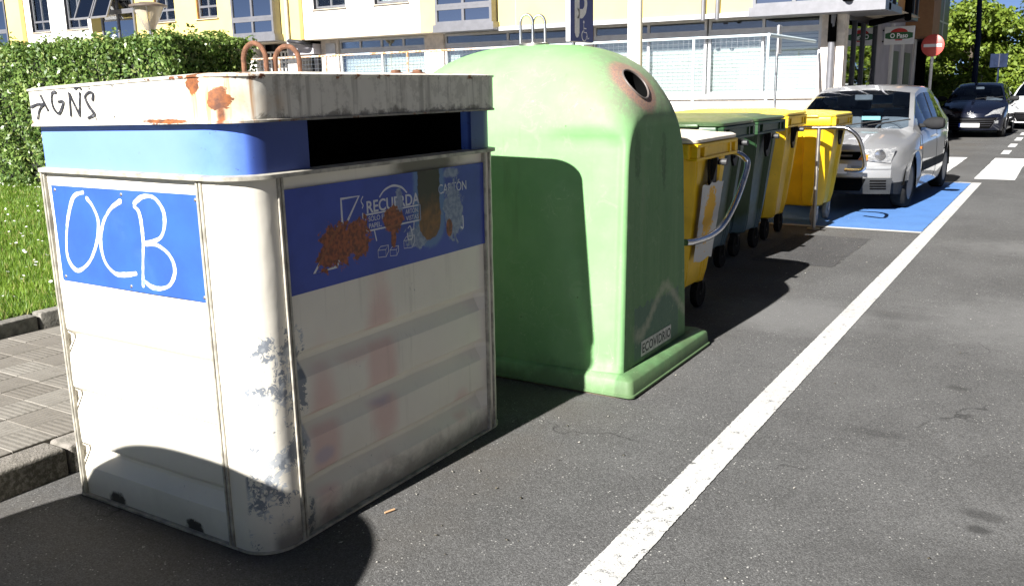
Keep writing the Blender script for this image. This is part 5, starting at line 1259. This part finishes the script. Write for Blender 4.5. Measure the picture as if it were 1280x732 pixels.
FIESTA = dict(skirt=True, L=3.92, W=.84, ax0=.78, ax1=3.27, RW=.295, ws0=1.0, ws1=1.78, rg0=3.25, rg1=3.74, xr=.60, bow=.26, mir=1.38, mdark=True, spokes=7, trim=MAT['plastic_dark'], rim=MAT['wheelrim'],
              top=[(0, .71), (.10, .745), (.30, .80), (.65, .865), (1.0, .915), (1.4, 1.18), (1.78, 1.37), (2.1, 1.425), (2.55, 1.43), (2.95, 1.385), (3.25, 1.315), (3.5, 1.19), (3.74, 1.02), (3.86, .94), (3.92, .86)],
              belt=[(0, .695), (.3, .75), (.65, .80), (1.0, .845), (2.0, .90), (3.0, .95), (3.6, .98), (3.92, .84)], sw=[(1.26, 2.20), (2.28, 3.08)], seams=(1.16, 2.24, 3.02), handles=(2.05, 2.9), front=fiesta_front)
make_car('parked_car', 'silver hatchback parked on the blue bay behind the bins', FIESTA, paint_silver, (-2.54, 11.46, 0), R(-2.2), 1.07)

def peugeot_front(plate=True, dark=True):
    def f(t, nose_patch, patch3, nose, sp):
        nose_patch('lower_grille', [(-.50, .27), (.50, .27), (.66, .56), (-.66, .56)], MAT['void'], .012, 14, 4)
        for k in range(4): nose_patch('grille_bar', [(-.52 - .03 * k, .33 + .06 * k), (.52 + .03 * k, .33 + .06 * k), (.52 + .03 * k, .345 + .06 * k), (-.52 - .03 * k, .345 + .06 * k)], MAT['dframe'], .020, 12, 1)
        pl = nose_patch('number_plate', [(-.26, .30), (.26, .30), (.26, .41), (-.26, .41)], MAT['plate'], .034, 8, 1)
        nose_patch('plate_band', [(-.26, .30), (-.215, .30), (-.215, .41), (-.26, .41)], MAT['plateblue'], .037, 2, 1, parent=pl)
        for s in (-1, 1):
            nose_patch('fog_light', [(s * .60, .40), (s * .70, .40), (s * .70, .48), (s * .60, .48)], MAT['lens'], .012, 4, 3, .01)
            patch3('headlight', [(s * .36, .055, .60), (s * .75, .30, .62), (s * .80, .58, .84), (s * .55, .23, .755)], MAT['lens'], .045 * s)
            nose_patch('grille_frame', [(s * .52, .27), (s * .545, .27), (s * .70, .56), (s * .66, .56)], MAT['dframe'], .016, 2, 5)
        # upright animal-shaped badge, drawn as a few silver strokes
        bm = bm_new(); M0 = plane_m((0, .040, .665), (1, 0, 0), (0, .35, 1))
        for pts in ([(-.09, .05), (-.075, -.01), (-.02, -.045), (.02, -.045), (.075, -.01), (.09, .05)], [(0, .09), (0, -.04)], [(-.045, .045), (-.02, .0), (.02, .0), (.045, .045)], [(-.03, -.02), (.03, -.02)]): stroke(bm, [(a * .8, b * .8) for a, b in pts], .008, M0, 4, .012)
        obj('badge', bm, MAT['badge'], t)
    return f
PEUG = dict(FIESTA); PEUG.update(skirt=False, L=4.03, W=.87, ax0=.83, ax1=3.37, RW=.30, ws0=1.02, ws1=1.92, rg0=3.40, rg1=3.78, bow=.34, xr=.58, mir=1.45, mdark=True, spokes=5, trim=MAT['plastic_dark'], rim=MAT['wheelrim'],
    top=[(0, .68), (.12, .76), (.35, .85), (.7, .945), (1.02, 1.02), (1.45, 1.26), (1.92, 1.45), (2.3, 1.51), (2.7, 1.51), (3.15, 1.47), (3.40, 1.43), (3.6, 1.26), (3.78, 1.08), (3.95, .95), (4.03, .85)],
    belt=[(0, .63), (.3, .76), (.7, .87), (1.02, .94), (2.0, .99), (3.0, 1.04), (3.6, 1.06), (4.03, .84)], sw=[(1.34, 2.28), (2.36, 3.12)], seams=(1.2, 2.32, 3.1), handles=(2.1, 3.0), front=peugeot_front())
paint_black = carpaint('black_blue_paint', (.006, .008, .018), .3, .12)
make_car('parked_car', 'black hatchback facing the crossing, in front of the trees', PEUG, paint_black, (-2.40, 28.15, 0), R(-1.5))
WHT = dict(PEUG); WHT.update(mdark=False, front=peugeot_front(True, False), top=[(a, b * 1.03) for a, b in PEUG['top']])
make_car('parked_car', 'white car parked behind the black hatchback, cut by the right edge', WHT, carpaint('white_car_paint', (.74, .74, .74), .0, .25), (-.98, 33.2, 0), R(-2))
